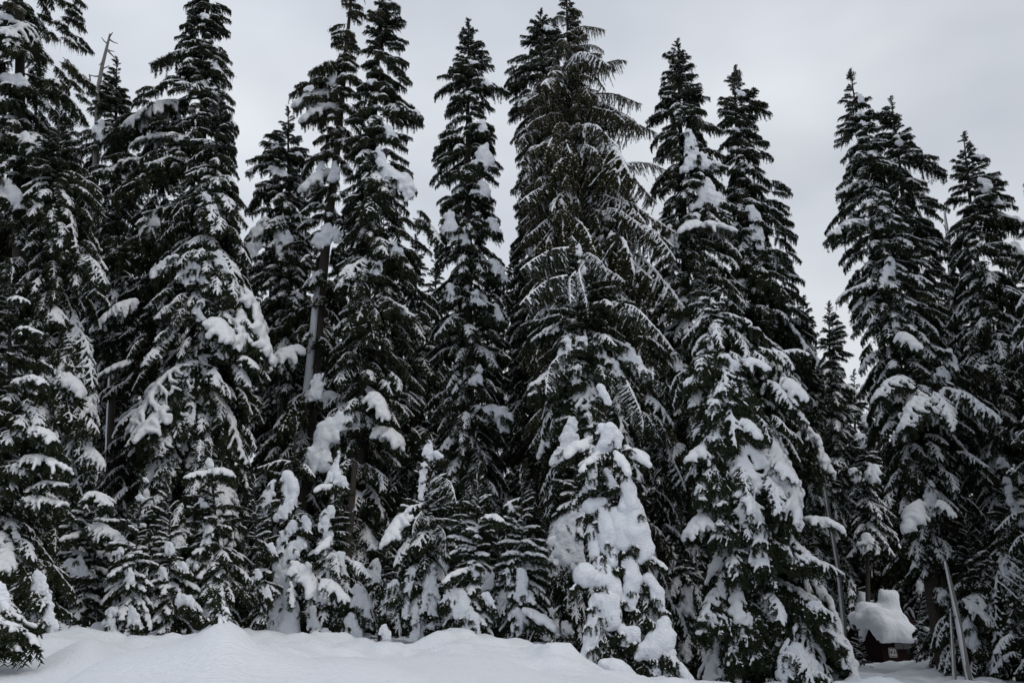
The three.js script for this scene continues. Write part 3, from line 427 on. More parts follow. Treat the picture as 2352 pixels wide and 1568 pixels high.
tree('fir_tree', 'dark fir mostly outside the frame beyond the right edge', 24, 2560, [2430, 180], [[400, 2370, 2500], [700, 2345, 2560], [1000, 2320, 2640], [1500, 2310, 2700]], { snow: [1, 1.3] });

// trees just outside both sides of the picture, which shade its edges
for (const [label, d, x, ty, w] of [['tall fir just outside the right edge, nearest the camera', 12, 3050, 150, 330], ['tall fir just outside the right edge, middle one', 17, 2760, 60, 260], ['tall fir beyond the right edge, between the middle one and the forest', 22, 2700, 0, 230], ['tall fir just outside the left edge, nearest the camera', 12, -620, 150, 330], ['tall fir just outside the left edge, middle one', 17, -400, 0, 250]])
  tree('fir_tree', label, d, x, [lerp(x, 1176, 0.25), ty - 900], [[ty - 500, lerp(x, 1176, 0.2) - w * 0.4, lerp(x, 1176, 0.2) + w * 0.4], [400, x - w * 0.7, x + w * 0.7], [1300, x - w, x + w]], { snow: [1, 1.4] });

// broken tops and thin bare trunks
function bareTrunk(label, name, d, pts, radii, stubs, snowy) {
  const w = pts.map(([x, y, dz = 0]) => at(x, y, d + dz)), B = w[0].clone();
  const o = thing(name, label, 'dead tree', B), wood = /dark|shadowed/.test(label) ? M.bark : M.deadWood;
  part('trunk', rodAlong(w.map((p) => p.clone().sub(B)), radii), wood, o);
  for (const [x0, y0, x1, y1] of stubs) { const a = at(x0, y0, d), b = at(x1, y1, d - 0.2), m = a.clone().lerp(b, 0.5).add(V3(0, -0.04, 0)); part('branch_stub', rodAlong([a.sub(B), m.sub(B), b.sub(B)], [0.045, 0.03, 0.015], 6), M.deadWood, o); }
  if (snowy) part('snow_strip', rodAlong(w.map((p, i) => p.clone().sub(B).add(V3(-radii[i] * 0.5, 0.03, radii[i] * 0.35))), radii.map((r, i) => r * (0.62 + 0.3 * noise(i * 1.3, 1, d))), 8), M.snow, o);
}
bareTrunk('weathered grey dead tree top leaning right above the far left firs', 'dead_tree', 32.5, [[218, 420], [224, 205], [234, 150], [244, 110], [252, 78]], [0.15, 0.1, 0.085, 0.07, 0.045], [[246, 100, 232, 86], [250, 90, 270, 100], [248, 118, 272, 138], [240, 135, 226, 150], [228, 175, 205, 172], [205, 172, 208, 190], [250, 84, 258, 74], [243, 112, 262, 118], [232, 158, 250, 150], [226, 190, 240, 182]], false);
bareTrunk('thin broken dead trunk between the two right-hand firs', 'dead_tree', 33, [[2205, 900], [2186, 620], [2180, 560], [2170, 480]], [0.2, 0.14, 0.1, 0.04], [[2184, 600, 2200, 585], [2180, 560, 2195, 545], [2176, 530, 2168, 515]], true);
bareTrunk('pale thin trunk dusted with snow leaning beside the outhouse', 'dead_tree', 29, [[1948, 1575], [1938, 1430], [1925, 1300], [1905, 1180], [1882, 1040]], [0.085, 0.08, 0.075, 0.07, 0.065], [[1922, 1290, 1940, 1300]], true);
bareTrunk('stout leaning trunk white with driven snow in the lower right', 'dead_tree', 23, [[2240, 1620], [2222, 1540], [2206, 1450], [2190, 1370], [2172, 1290]], [0.1, 0.09, 0.085, 0.075, 0.04], [[2200, 1420, 2180, 1400]], true);
bareTrunk('slim snow-streaked trunk just left of the stout leaning one', 'dead_tree', 23, [[2195, 1590], [2190, 1500], [2184, 1400]], [0.06, 0.05, 0.02], [], true);
bareTrunk('shadowed bare trunk standing in the dark gap at left', 'dead_tree', 31, [[248, 1140], [252, 1000], [258, 860]], [0.16, 0.15, 0.14], [], true);
bareTrunk('pale bare trunk behind the thin sapling left of centre', 'dead_tree', 31, [[640, 1140], [645, 980], [652, 860]], [0.2, 0.18, 0.16], [], true);
bareTrunk('dark snow-streaked trunk rising from the snow under the dense fir', 'dead_tree', 26.5, [[782, 1480], [790, 1380], [800, 1250], [808, 1150], [815, 1060]], [0.15, 0.14, 0.13, 0.11, 0.08], [[800, 1240, 830, 1255]], false);

// snow-draped trees in the gap behind the outhouse
tree('fir_tree', 'small bowed tree buried in lumpy snow in the gap left of the leaning fir', 39, 1985, [1992, 945], [[980, 1972, 2012], [1040, 1955, 2030], [1200, 1945, 2050], [1450, 1940, 2060]], { snow: [2.4, 2], bare: true, bottom: 1290, clumps: [C([1990, 958, 10], [2000, 978, 12]), C([1975, 1000, 10], [1985, 1020, 9]), C([2008, 1075, 14], [2000, 1095, 16]), C([1962, 1080, 10], [1970, 1095, 11]), C([1990, 1235, 14], [1982, 1260, 10])] });
tree('fir_tree', 'frosted little tree behind the outhouse roof', 40, 1965, [1972, 1320], [[1370, 1955, 2000], [1400, 1950, 2010]], { snow: [2.5, 2.2], bare: true, clumps: [C([1975, 1370, 16], [1985, 1400, 14])] });
tree('fir_tree', 'drooping snow-streaked tree just right of the outhouse', 33, 2095, [2118, 1320], [[1380, 2108, 2140], [1460, 2108, 2165], [1540, 2110, 2165]], { snow: [1.6, 2.2], droop: 1.7, clumps: [C([2118, 1325, 5], [2112, 1355, 8]), C([2150, 1390, 8], [2155, 1430, 8])] });
tree('young_fir', 'small snowy fir beside the left wall of the outhouse', 33, 1978, [1965, 1440], [[1480, 1945, 1985], [1520, 1945, 2000]], { snow: [1.4, 2], category: 'young tree' });
tree('fir_tree', 'dark snow-streaked conifer whose branches fill the gap left of the outhouse', 32, 1900, [1895, 960], [[1060, 1860, 1925], [1200, 1830, 1935], [1500, 1820, 1925]], { snow: [1, 1.3], droop: 1.6 });
tree('fir_tree', 'snow-streaked fir in front of the right edge at lower right', 26, 2340, [2302, 1045], [[1090, 2285, 2330], [1180, 2270, 2360], [1300, 2265, 2400], [1450, 2240, 2430], [1560, 2230, 2450]], { snow: [0.9, 1.3], droop: 1.5, clumps: [C([2299, 1056, 9], [2305, 1068, 9]), C([2310, 1100, 8], [2324, 1150, 10], [2345, 1200, 10]), C([2313, 1288, 6], [2310, 1315, 13]), C([2322, 1355, 10], [2326, 1374, 12]), C([2330, 1400, 10], [2325, 1450, 12])] });
tree('fir_tree', 'shaded drooping fir behind the stout leaning trunk', 26, 2230, [2222, 1180], [[1260, 2190, 2260], [1400, 2170, 2290], [1560, 2160, 2300]], { snow: [1.2, 1.6], droop: 1.6, clumps: [C([2225, 1430, 12], [2232, 1480, 14])] });

for (const [x, d, ty, w] of [[520, 29, 1180, 60], [600, 27, 1220, 50], [880, 27, 1180, 60], [930, 30, 1080, 60], [1035, 28, 1160, 60], [1140, 27, 1200, 55], [1250, 28, 1150, 60], [1490, 30, 1080, 70], [1560, 27, 1150, 60], [1610, 31, 1000, 70], [1850, 29, 1150, 50], [100, 27, 1180, 60], [260, 28, 1230, 55], [370, 27, 1250, 55], [2290, 30, 1050, 70]])
  tree('young_fir', 'shaded snow-streaked young conifer among the trunks under the tall firs', d, x, [x + 6, ty], [[ty + 80, x - w * 0.35, x + w * 0.35], [1380, x - w, x + w], [1520, x - w, x + w]], { category: 'young tree', group: 'shaded young conifers under the tall firs', snow: [1.6, 1.8], droop: 1.6, dens: 0.8, clumps: [C([x - w * 0.3, ty + 110, 10], [x - w * 0.4, ty + 150, 14]), C([x + w * 0.3, 1350, 12], [x + w * 0.25, 1400, 15])] });
// front row
tree('hemlock_tree', 'drooping hemlock with a white forked spray of snow-lined boughs at centre', 22.5, 1345, [1332, 556], [[620, 1270, 1390], [700, 1200, 1440], [770, 1205, 1505], [850, 1225, 1530], [950, 1250, 1545], [1060, 1262, 1560], [1150, 1262, 1570], [1300, 1262, 1560], [1500, 1270, 1540]], { snow: [1.3, 1.4], droop: 1.4, parts: true, dens: 0.8, tint: [1.1, 1, 0.95], clumps: [C([1329, 565, 7], [1331, 585, 7]), C([1335, 600, 7], [1340, 625, 9]), C([1300, 780, 9], [1296, 803, 14], [1283, 843, 9]), C([1342, 778, 11], [1328, 798, 9]), C([1440, 793, 9], [1446, 820, 19], [1470, 848, 15], [1481, 872, 11]), C([1374, 788, 7], [1385, 818, 8], [1390, 850, 8]), C([1409, 828, 8], [1421, 858, 12], [1430, 890, 9]), C([1326, 843, 9], [1322, 875, 10]), C([1238, 880, 7], [1230, 900, 9])], limbs: [[1327, 570, 1196, 626, 1.4, 'hemlock', 1, 1.6], [1324, 632, 1196, 706, 1.4, 'hemlock', 1.4, 2], [1336, 582, 1394, 628, 1.4, 'hemlock', 1, 1.6], [1328, 615, 1346, 722, 1.4, 'hemlock', 1.6, 2.2], [1330, 620, 1310, 700, 1.4, 'hemlock', 1.6, 2.2], [1388, 690, 1514, 768, 1.4, 'hemlock', 1.4, 2], [1292, 815, 1254, 908, 1.4, 'hemlock', 1.8, 2.2], [1425, 865, 1472, 1012, 1.4, 'hemlock', 1.8, 2.2], [1470, 870, 1560, 915, 1.4, 'hemlock', 1, 1.6], [1300, 940, 1262, 1000, 1.4, 'hemlock'], [1490, 1000, 1570, 1130, 1.4, 'hemlock']] });
tree('fir_tree', 'broad snowy fir right of centre with stacked white branch ends down to the bottom edge', 20.5, 1740, [1614, 585], [[640, 1594, 1640], [700, 1580, 1672], [760, 1575, 1705], [800, 1562, 1755], [860, 1545, 1800], [920, 1545, 1830], [1000, 1555, 1845], [1100, 1565, 1880], [1200, 1570, 1905], [1300, 1575, 1900], [1400, 1615, 1905], [1500, 1630, 1925], [1600, 1630, 1935]], { snow: [1.9, 2.2], droop: 1.4, parts: true, dens: 0.9, soft: 3, cut: 0.7, out: 0.9, clumps: [C([1628, 780, 6], [1632, 800, 8]), C([1611, 826, 7], [1606, 834, 7]), C([1612, 848, 8], [1592, 872, 10], [1575, 882, 8]), C([1668, 818, 9], [1690, 845, 10]), C([1665, 893, 7], [1672, 920, 9]), C([1646, 923, 10], [1632, 945, 10]), C([1655, 968, 10], [1642, 1000, 12], [1640, 1012, 11]), C([1750, 1193, 11], [1748, 1230, 13], [1735, 1280, 16], [1752, 1300, 11]), C([1795, 1148, 8], [1810, 1175, 11]), C([1805, 1258, 7], [1818, 1290, 8]), C([1848, 1280, 11], [1862, 1286, 11]), C([1717, 1418, 12], [1705, 1450, 12]), C([1830, 1488, 19], [1810, 1530, 21], [1800, 1555, 15]), C([1850, 1510, 18], [1862, 1530, 20]), C([1880, 1398, 12], [1895, 1440, 13], [1915, 1475, 10]), C([1870, 1386, 12], [1878, 1394, 12]), C([1725, 1473, 9], [1728, 1500, 10]), C([1690, 1488, 12], [1680, 1510, 10]), C([1630, 1093, 6], [1612, 1120, 11], [1605, 1140, 8]), C([1652, 1118, 8], [1645, 1150, 12]), C([1627, 1408, 13], [1615, 1440, 10]), C([1715, 985, 8], [1732, 1005, 8]), C([1690, 1290, 8], [1682, 1310, 9]), C([1660, 1200, 8], [1650, 1225, 9])], limbs: [[1790, 810, 1862, 816, 2.4, 'fir', 0.5, 1], [1700, 830, 1768, 852, 3, 'fir', 1.2, 1.8], [1790, 872, 1852, 922, 3, 'fir', 0.8, 1.4], [1840, 1193, 1942, 1222, 3, 'fir', 0.8, 1.2], [1860, 1288, 1938, 1322, 2.4, 'fir', 0.8, 1.2], [1700, 965, 1748, 1012, 3, 'fir', 1.5, 2], [1640, 1030, 1580, 1062, 3, 'fir', 1, 1.6], [1635, 1180, 1580, 1235, 3, 'fir', 1, 1.6], [1690, 1120, 1730, 1180, 3, 'fir', 1.5, 2], [1770, 1060, 1830, 1110, 3, 'fir', 1.5, 2], [1870, 1430, 1950, 1530, 3, 'fir', 1, 1.4]] });
tree('young_fir', 'snow ghost fir right of centre, its crown swallowed by huge white lumps', 17.5, 1440, [1385, 872], [[920, 1358, 1412], [980, 1340, 1430], [1050, 1305, 1485], [1120, 1345, 1465], [1250, 1355, 1475], [1400, 1355, 1505], [1500, 1360, 1530], [1570, 1375, 1550]], { category: 'young tree', parts: true, snow: [0.9, 0.4], droop: 1.3, dens: 0.75, cull: 1.2, core: 1.0, lobes: 0.45, cut: 0.55, out: 0.85, clumps: [C([1378, 888, 8], [1388, 906, 9], [1398, 925, 7]), { p: [[1384, 985, 13], [1400, 990, 19], [1392, 1018, 19], [1372, 1036, 9]], flat: 1 }, C([1416, 1000, 13], [1418, 1022, 10]), C([1362, 1055, 8], [1358, 1085, 13], [1356, 1115, 9]), C([1392, 1083, 8], [1402, 1108, 11]), C([1437, 1093, 9], [1442, 1130, 17], [1448, 1160, 21]), { p: [[1356, 1164, 18], [1386, 1152, 9]], flat: 1 }, C([1385, 1180, 18], [1395, 1215, 25], [1392, 1252, 17]), C([1450, 1175, 25], [1456, 1220, 33], [1472, 1270, 20]), C([1420, 1190, 26], [1430, 1240, 24]), C([1360, 1213, 11], [1365, 1270, 12]), C([1408, 1253, 11], [1402, 1290, 15]), { p: [[1345, 1322, 26], [1380, 1330, 12]], flat: 1 }, C([1376, 1294, 14], [1392, 1335, 22], [1410, 1360, 18]), C([1447, 1288, 14], [1452, 1330, 19], [1446, 1390, 13]), C([1375, 1380, 18], [1395, 1385, 26], [1400, 1420, 24], [1380, 1420, 13], [1426, 1440, 9]), C([1490, 1328, 12], [1510, 1360, 13], [1520, 1400, 8]), C([1430, 1448, 10], [1455, 1455, 15], [1432, 1475, 9]), C([1528, 1430, 14], [1520, 1470, 27], [1500, 1490, 25], [1470, 1500, 15]), C([1520, 1490, 18], [1536, 1502, 13]), C([1365, 1420, 14], [1357, 1470, 15], [1345, 1510, 12], [1370, 1520, 9]), C([1505, 1538, 9], [1525, 1552, 10]), C([1560, 1535, 12], [1580, 1562, 12])], limbs: [[1350, 1022, 1300, 1052, 3, 'short', 0.3, 0.8], [1435, 1036, 1488, 1072, 3, 'short', 0.3, 0.8], [1410, 1045, 1440, 1090, 3, 'short', 0.8, 1.2], [1370, 1050, 1335, 1085, 2, 'short', 0.5, 1], [1480, 1275, 1530, 1310, 2, 'short', 0.2, 0.5], [1360, 1110, 1320, 1160, 1, 'short', 0.2, 0.5]] });
tree('young_fir', 'leaning snow-smothered young fir behind and left of the snow ghost', 21, 1300, [1328, 940], [[1000, 1295, 1345], [1060, 1270, 1345], [1160, 1270, 1345], [1260, 1255, 1350], [1350, 1250, 1350], [1480, 1270, 1345]], { category: 'young tree', snow: [1.6, 1.6], droop: 1.6, lobes: 1.7, core: 0.6, clumps: [C([1315, 962, 9], [1310, 1000, 17], [1300, 1035, 11]), C([1290, 1033, 10], [1275, 1060, 11]), C([1330, 1160, 11], [1310, 1200, 20], [1290, 1250, 24], [1298, 1290, 24]), C([1318, 1240, 16], [1326, 1290, 14], [1330, 1330, 10]), C([1268, 1290, 12], [1262, 1320, 10]), C([1262, 1405, 12], [1268, 1460, 13]), C([1300, 1430, 9], [1304, 1450, 10])] });
tree('young_fir', 'layered young spruce at the left edge with level snow-lined branches', 15.5, 20, [22, 600], [[680, -30, 65], [760, -60, 95], [860, -80, 110], [960, -90, 115], [1060, -100, 130], [1160, -110, 150], [1260, -120, 150], [1360, -120, 150], [1450, -110, 140]], { category: 'young tree', cut: 0.65, parts: true, snow: [1.5, 1.7], droop: 0.75, dens: 0.8, clumps: [C([30, 1075, 11], [48, 1082, 11]), C([85, 1320, 13], [90, 1350, 15], [84, 1375, 13]), C([70, 1370, 11], [66, 1410, 14], [84, 1425, 12]), C([110, 1370, 10], [105, 1420, 12], [120, 1440, 14])], limbs: [[20, 690, 62, 695, 1.6, 'fir', 0.3, 0.6], [30, 762, 92, 768, 1.6, 'fir', 0.3, 0.6], [20, 880, 105, 882, 1.6, 'fir', 0.4, 0.8], [20, 995, 130, 1015, 1.8, 'fir', 0.4, 0.8], [40, 1060, 155, 1085, 1.8, 'fir', 0.4, 0.8], [30, 1165, 150, 1165, 2, 'fir', 0.4, 0.8], [60, 1130, 155, 1120, 2, 'fir', 0.4, 0.8]] });
tree('young_fir', 'near young tree in the lower left corner, mostly outside the frame', 9.5, -150, [-140, 1120], [[1200, -180, -90], [1300, -220, -40], [1400, -240, 10], [1470, -250, 30], [1560, -250, 20]], { category: 'young tree', snow: [1.2, 1.0], droop: 0.9, clumps: [C([-8, 1350, 18], [2, 1395, 15]), C([6, 1425, 8], [14, 1440, 7])], limbs: [[-60, 1405, 84, 1490, 1, 'short', 0.1, 0.3], [-80, 1360, 40, 1430, 1.4, 'fir', 0, 0.3], [-60, 1450, 40, 1500, 0.6, 'short', 0.2, 0.4]] });
tree('young_fir', 'layered little spruce with flat snow-lined branches, second young tree from the left', 19, 190, [218, 1075], [[1120, 186, 240], [1180, 158, 256], [1250, 138, 278], [1300, 150, 278], [1360, 155, 262], [1430, 165, 262]], { category: 'young tree', cut: 0.5, parts: true, snow: [2.0, 2.4], droop: 0.94, clumps: [C([162, 1290, 12], [170, 1312, 13]), C([183, 1280, 7], [196, 1320, 8])], limbs: [[190, 1140, 250, 1165, 1.5, 'fir'], [190, 1215, 280, 1250, 1.6, 'fir'], [185, 1230, 140, 1245, 1.6, 'short']] });
tree('young_fir', 'little fir leaning right with fat white branch tips, third young tree from the left', 18, 285, [332, 1085], [[1120, 310, 348], [1180, 295, 355], [1250, 255, 352], [1330, 240, 352], [1400, 248, 345], [1462, 252, 330]], { category: 'young tree', cut: 0.5, parts: true, snow: [2.7, 3.1], droop: 1.76, dens: 0.75, clumps: [C([330, 1098, 4], [336, 1104, 5]), C([258, 1400, 10], [250, 1425, 11], [262, 1455, 9]), C([300, 1400, 8], [312, 1430, 12]), C([296, 1310, 8], [298, 1335, 10]), C([275, 1265, 9], [262, 1278, 9]), C([318, 1140, 6], [326, 1146, 6])] });
tree('young_fir', 'little bushy fir with a fat snow cushion low on its right side', 18.8, 398, [385, 1095], [[1130, 362, 410], [1200, 350, 420], [1260, 345, 425], [1330, 350, 440], [1390, 340, 452], [1452, 345, 462]], { category: 'young tree', cut: 0.5, parts: true, snow: [2.6, 2.9], droop: 1.35, dens: 0.85, clumps: [C([412, 1378, 13], [432, 1382, 14]), C([372, 1308, 9], [376, 1322, 9]), C([418, 1295, 8], [424, 1305, 8]), C([385, 1250, 8], [392, 1268, 9])] });
tree('young_fir', 'taller young fir with a cross-shaped bare leader and many fine snowy layers', 19.5, 520, [478, 1018], [[1100, 435, 520], [1160, 420, 550], [1230, 430, 560], [1300, 440, 570], [1360, 445, 580], [1430, 450, 582]], { category: 'young tree', cut: 0.5, parts: true, snow: [1.8, 2.2], droop: 1.08, dens: 0.95, clumps: [C([478, 1055, 6], [484, 1070, 8]), C([470, 1198, 7], [480, 1215, 9], [474, 1245, 9]), C([462, 1150, 8], [470, 1158, 7]), C([435, 1290, 11], [448, 1300, 9])], limbs: [[478, 1058, 455, 1060, 0, 'short', 0, 0], [478, 1058, 500, 1060, 0, 'short', 0, 0], [478, 1090, 430, 1100, 1.6, 'short'], [478, 1090, 530, 1095, 1.6, 'short']] });
tree('young_fir', 'spindly arched fir reaching its tip to the right, left of the snow-plastered stump tree', 19.8, 600, [580, 1092], [[1140, 565, 612], [1200, 562, 632], [1280, 570, 640], [1340, 570, 645], [1440, 575, 635]], { category: 'young tree', cut: 0.5, parts: true, snow: [2.1, 2.5], droop: 1.35, clumps: [C([620, 1250, 6], [628, 1270, 7]), C([590, 1310, 6], [594, 1325, 7]), C([612, 1355, 7], [616, 1368, 8])] });
tree('sapling', 'thin sparse sapling with bare leader in front of the snow-plastered trunk', 21, 668, [678, 958], [[1000, 655, 700], [1040, 640, 715], [1080, 600, 722], [1110, 600, 725]], { category: 'sapling', parts: true, bottom: 1110, snow: [1.2, 1.4], droop: 0.8, dens: 0.75, limbs: [[675, 1062, 592, 1078, 1.4, 'fir', 0.2, 0.5], [680, 1062, 722, 1098, 1.4, 'fir', 0.2, 0.5]] });
tree('young_fir', 'snow-plastered stump of a young tree flaring white into the ground', 20.6, 655, [668, 1060], [[1130, 630, 700], [1200, 610, 705], [1300, 630, 715], [1400, 620, 720], [1450, 615, 725]], { category: 'young tree', snow: [2.0, 1.8], bare: true, droop: 1.8, dens: 0.5, cull: 0.9, core: 0.85, clumps: [C([626, 1108, 8], [610, 1148, 13], [600, 1172, 13]), C([660, 1093, 15], [672, 1120, 15], [670, 1150, 13]), C([668, 1155, 10], [650, 1175, 13], [640, 1190, 9]), C([674, 1205, 12], [652, 1230, 10], [640, 1262, 8]), C([692, 1245, 13], [670, 1265, 15], [650, 1300, 13]), C([640, 1298, 12], [655, 1330, 17], [660, 1370, 17]), C([642, 1358, 9], [631, 1410, 11], [622, 1452, 10]), { p: [[665, 1380, 14], [665, 1420, 22], [662, 1458, 30]], z: 0.3 }, C([700, 1190, 9], [705, 1215, 9])], limbs: [[660, 1290, 720, 1370, 2.6, 'fir', 0.6, 1], [665, 1340, 670, 1395, 2, 'short', 0.8, 1]] });
tree('young_fir', 'young fir with a white funnel of snow at its top beside the plastered stump', 20.8, 745, [778, 1030], [[1080, 750, 800], [1130, 735, 810], [1200, 720, 800], [1270, 715, 805], [1340, 695, 820], [1400, 690, 840], [1468, 690, 845]], { category: 'young tree', snow: [1.6, 1.8], droop: 1.5, cull: 0.9, core: 0.8, clumps: [C([777, 1036, 3], [772, 1068, 6], [768, 1098, 17]), C([775, 1095, 12], [790, 1112, 9]), C([760, 1168, 10], [745, 1200, 12], [755, 1240, 9], [740, 1265, 10]), C([705, 1298, 9], [712, 1330, 12], [710, 1370, 12]), C([730, 1348, 10], [745, 1375, 12]), C([755, 1288, 9], [765, 1330, 11], [766, 1345, 9]), C([780, 1273, 9], [786, 1310, 9]), C([820, 1350, 11], [828, 1375, 17], [836, 1410, 13], [845, 1435, 8]), C([805, 1418, 12], [795, 1460, 12]), C([812, 1430, 9], [822, 1458, 9]), C([715, 1398, 11], [720, 1435, 12]), C([745, 1450, 10], [757, 1472, 9])], limbs: [[760, 1120, 722, 1130, 2.6, 'short', 0.8, 1.2], [730, 1335, 798, 1385, 2.6, 'fir', 1, 1.4], [760, 1240, 730, 1270, 3, 'short', 1, 1.4], [800, 1290, 850, 1330, 1.6, 'fir', 0.8, 1.2]] });
tree('young_fir', 'bowed young fir with hanging snow-heavy arms, left of the two matching little firs', 20, 975, [988, 1000], [[1060, 965, 1015], [1120, 945, 1040], [1180, 915, 1052], [1250, 880, 1050], [1330, 885, 1045], [1470, 905, 1020]], { category: 'young tree', cut: 0.5, parts: true, snow: [1.8, 2.1], droop: 1.7, dens: 0.85, clumps: [C([985, 1013, 5], [985, 1043, 13]), C([1000, 1040, 8], [1012, 1050, 7]), C([974, 1065, 7], [970, 1100, 7], [965, 1145, 6]), C([985, 1298, 9], [992, 1350, 13], [992, 1400, 12]), C([945, 1308, 8], [935, 1350, 8], [930, 1415, 5]), C([906, 1338, 11], [893, 1372, 9]), C([958, 1398, 8], [952, 1470, 10]), C([990, 1438, 9], [1010, 1430, 8]), C([940, 1170, 7], [922, 1200, 7])], limbs: [[945, 1180, 882, 1256, 2.8, 'fir', 0.3, 0.9], [1000, 1090, 1050, 1160, 1.4, 'hemlock', 0.5, 1], [975, 1170, 945, 1240, 1.4, 'hemlock', 0.8, 1.2], [1000, 1200, 1025, 1280, 1.4, 'hemlock', 0.8, 1.2]] });
tree('young_fir', 'left one of two matching little firs, snow-lined layers above a white bulging skirt', 18.6, 1082, [1102, 1072], [[1110, 1085, 1120], [1150, 1062, 1140], [1200, 1035, 1150], [1260, 1030, 1140], [1330, 1025, 1145], [1380, 1012, 1150], [1460, 1030, 1130]], { category: 'young tree', cut: 0.5, parts: true, snow: [2.2, 2.5], droop: 1.22, dens: 1, clumps: [{ p: [[1052, 1362, 17], [1060, 1395, 22]], flat: 1 }, C([1068, 1405, 18], [1090, 1422, 17], [1096, 1460, 13]), C([1086, 1300, 7], [1090, 1320, 8]), C([1030, 1370, 9], [1020, 1380, 8]), C([1115, 1365, 8], [1125, 1385, 9])], limbs: [[1075, 1310, 1020, 1340, 2.4, 'short', 0.4, 0.9], [1115, 1190, 1150, 1200, 2, 'short']] });
tree('young_fir', 'right one of two matching little firs, with a snow bulge at its foot', 18.9, 1195, [1200, 1070], [[1110, 1180, 1222], [1160, 1160, 1238], [1220, 1142, 1240], [1290, 1140, 1258], [1370, 1145, 1250], [1440, 1140, 1275], [1480, 1150, 1260]], { category: 'young tree', cut: 0.5, parts: true, snow: [2.1, 2.6], droop: 1.22, dens: 0.95, clumps: [C([1194, 1312, 11], [1200, 1350, 13], [1196, 1372, 10]), C([1190, 1403, 10], [1189, 1447, 11]), C([1200, 1420, 11], [1212, 1425, 9]), C([1165, 1310, 6], [1168, 1335, 8]), C([1168, 1155, 6], [1172, 1168, 7])], limbs: [[1205, 1275, 1256, 1284, 2.4, 'short', 0.3, 0.6], [1200, 1410, 1272, 1450, 3, 'short', 0.6, 1]] });
tree('sapling', 'tiny sapling poking out of the snow mound at left', 6.9, 503, [500, 1366], [[1400, 494, 508], [1430, 494, 508]], { category: 'sapling', parts: true, snow: [1, 1], trunk: 0.009, dens: 0.6, limbs: [[501, 1396, 481, 1410, 3, 'short', 0.02, 0.06], [501, 1394, 524, 1408, 3, 'short', 0.02, 0.05], [501, 1402, 506, 1440, 2, 'short', 0.05, 0.12], [501, 1408, 488, 1432, 1, 'short', 0.03, 0.08], [501, 1405, 518, 1434, 2, 'short', 0.03, 0.08], [500, 1380, 508, 1388, 2, 'short', 0, 0.02]] });
tree('young_fir', 'small buried fir tip beside the hollow under the forest edge', 19, 870, [872, 1425], [[1450, 850, 890], [1475, 845, 892]], { category: 'young tree', snow: [2.4, 2.2], clumps: [C([880, 1440, 8], [888, 1465, 9])] });

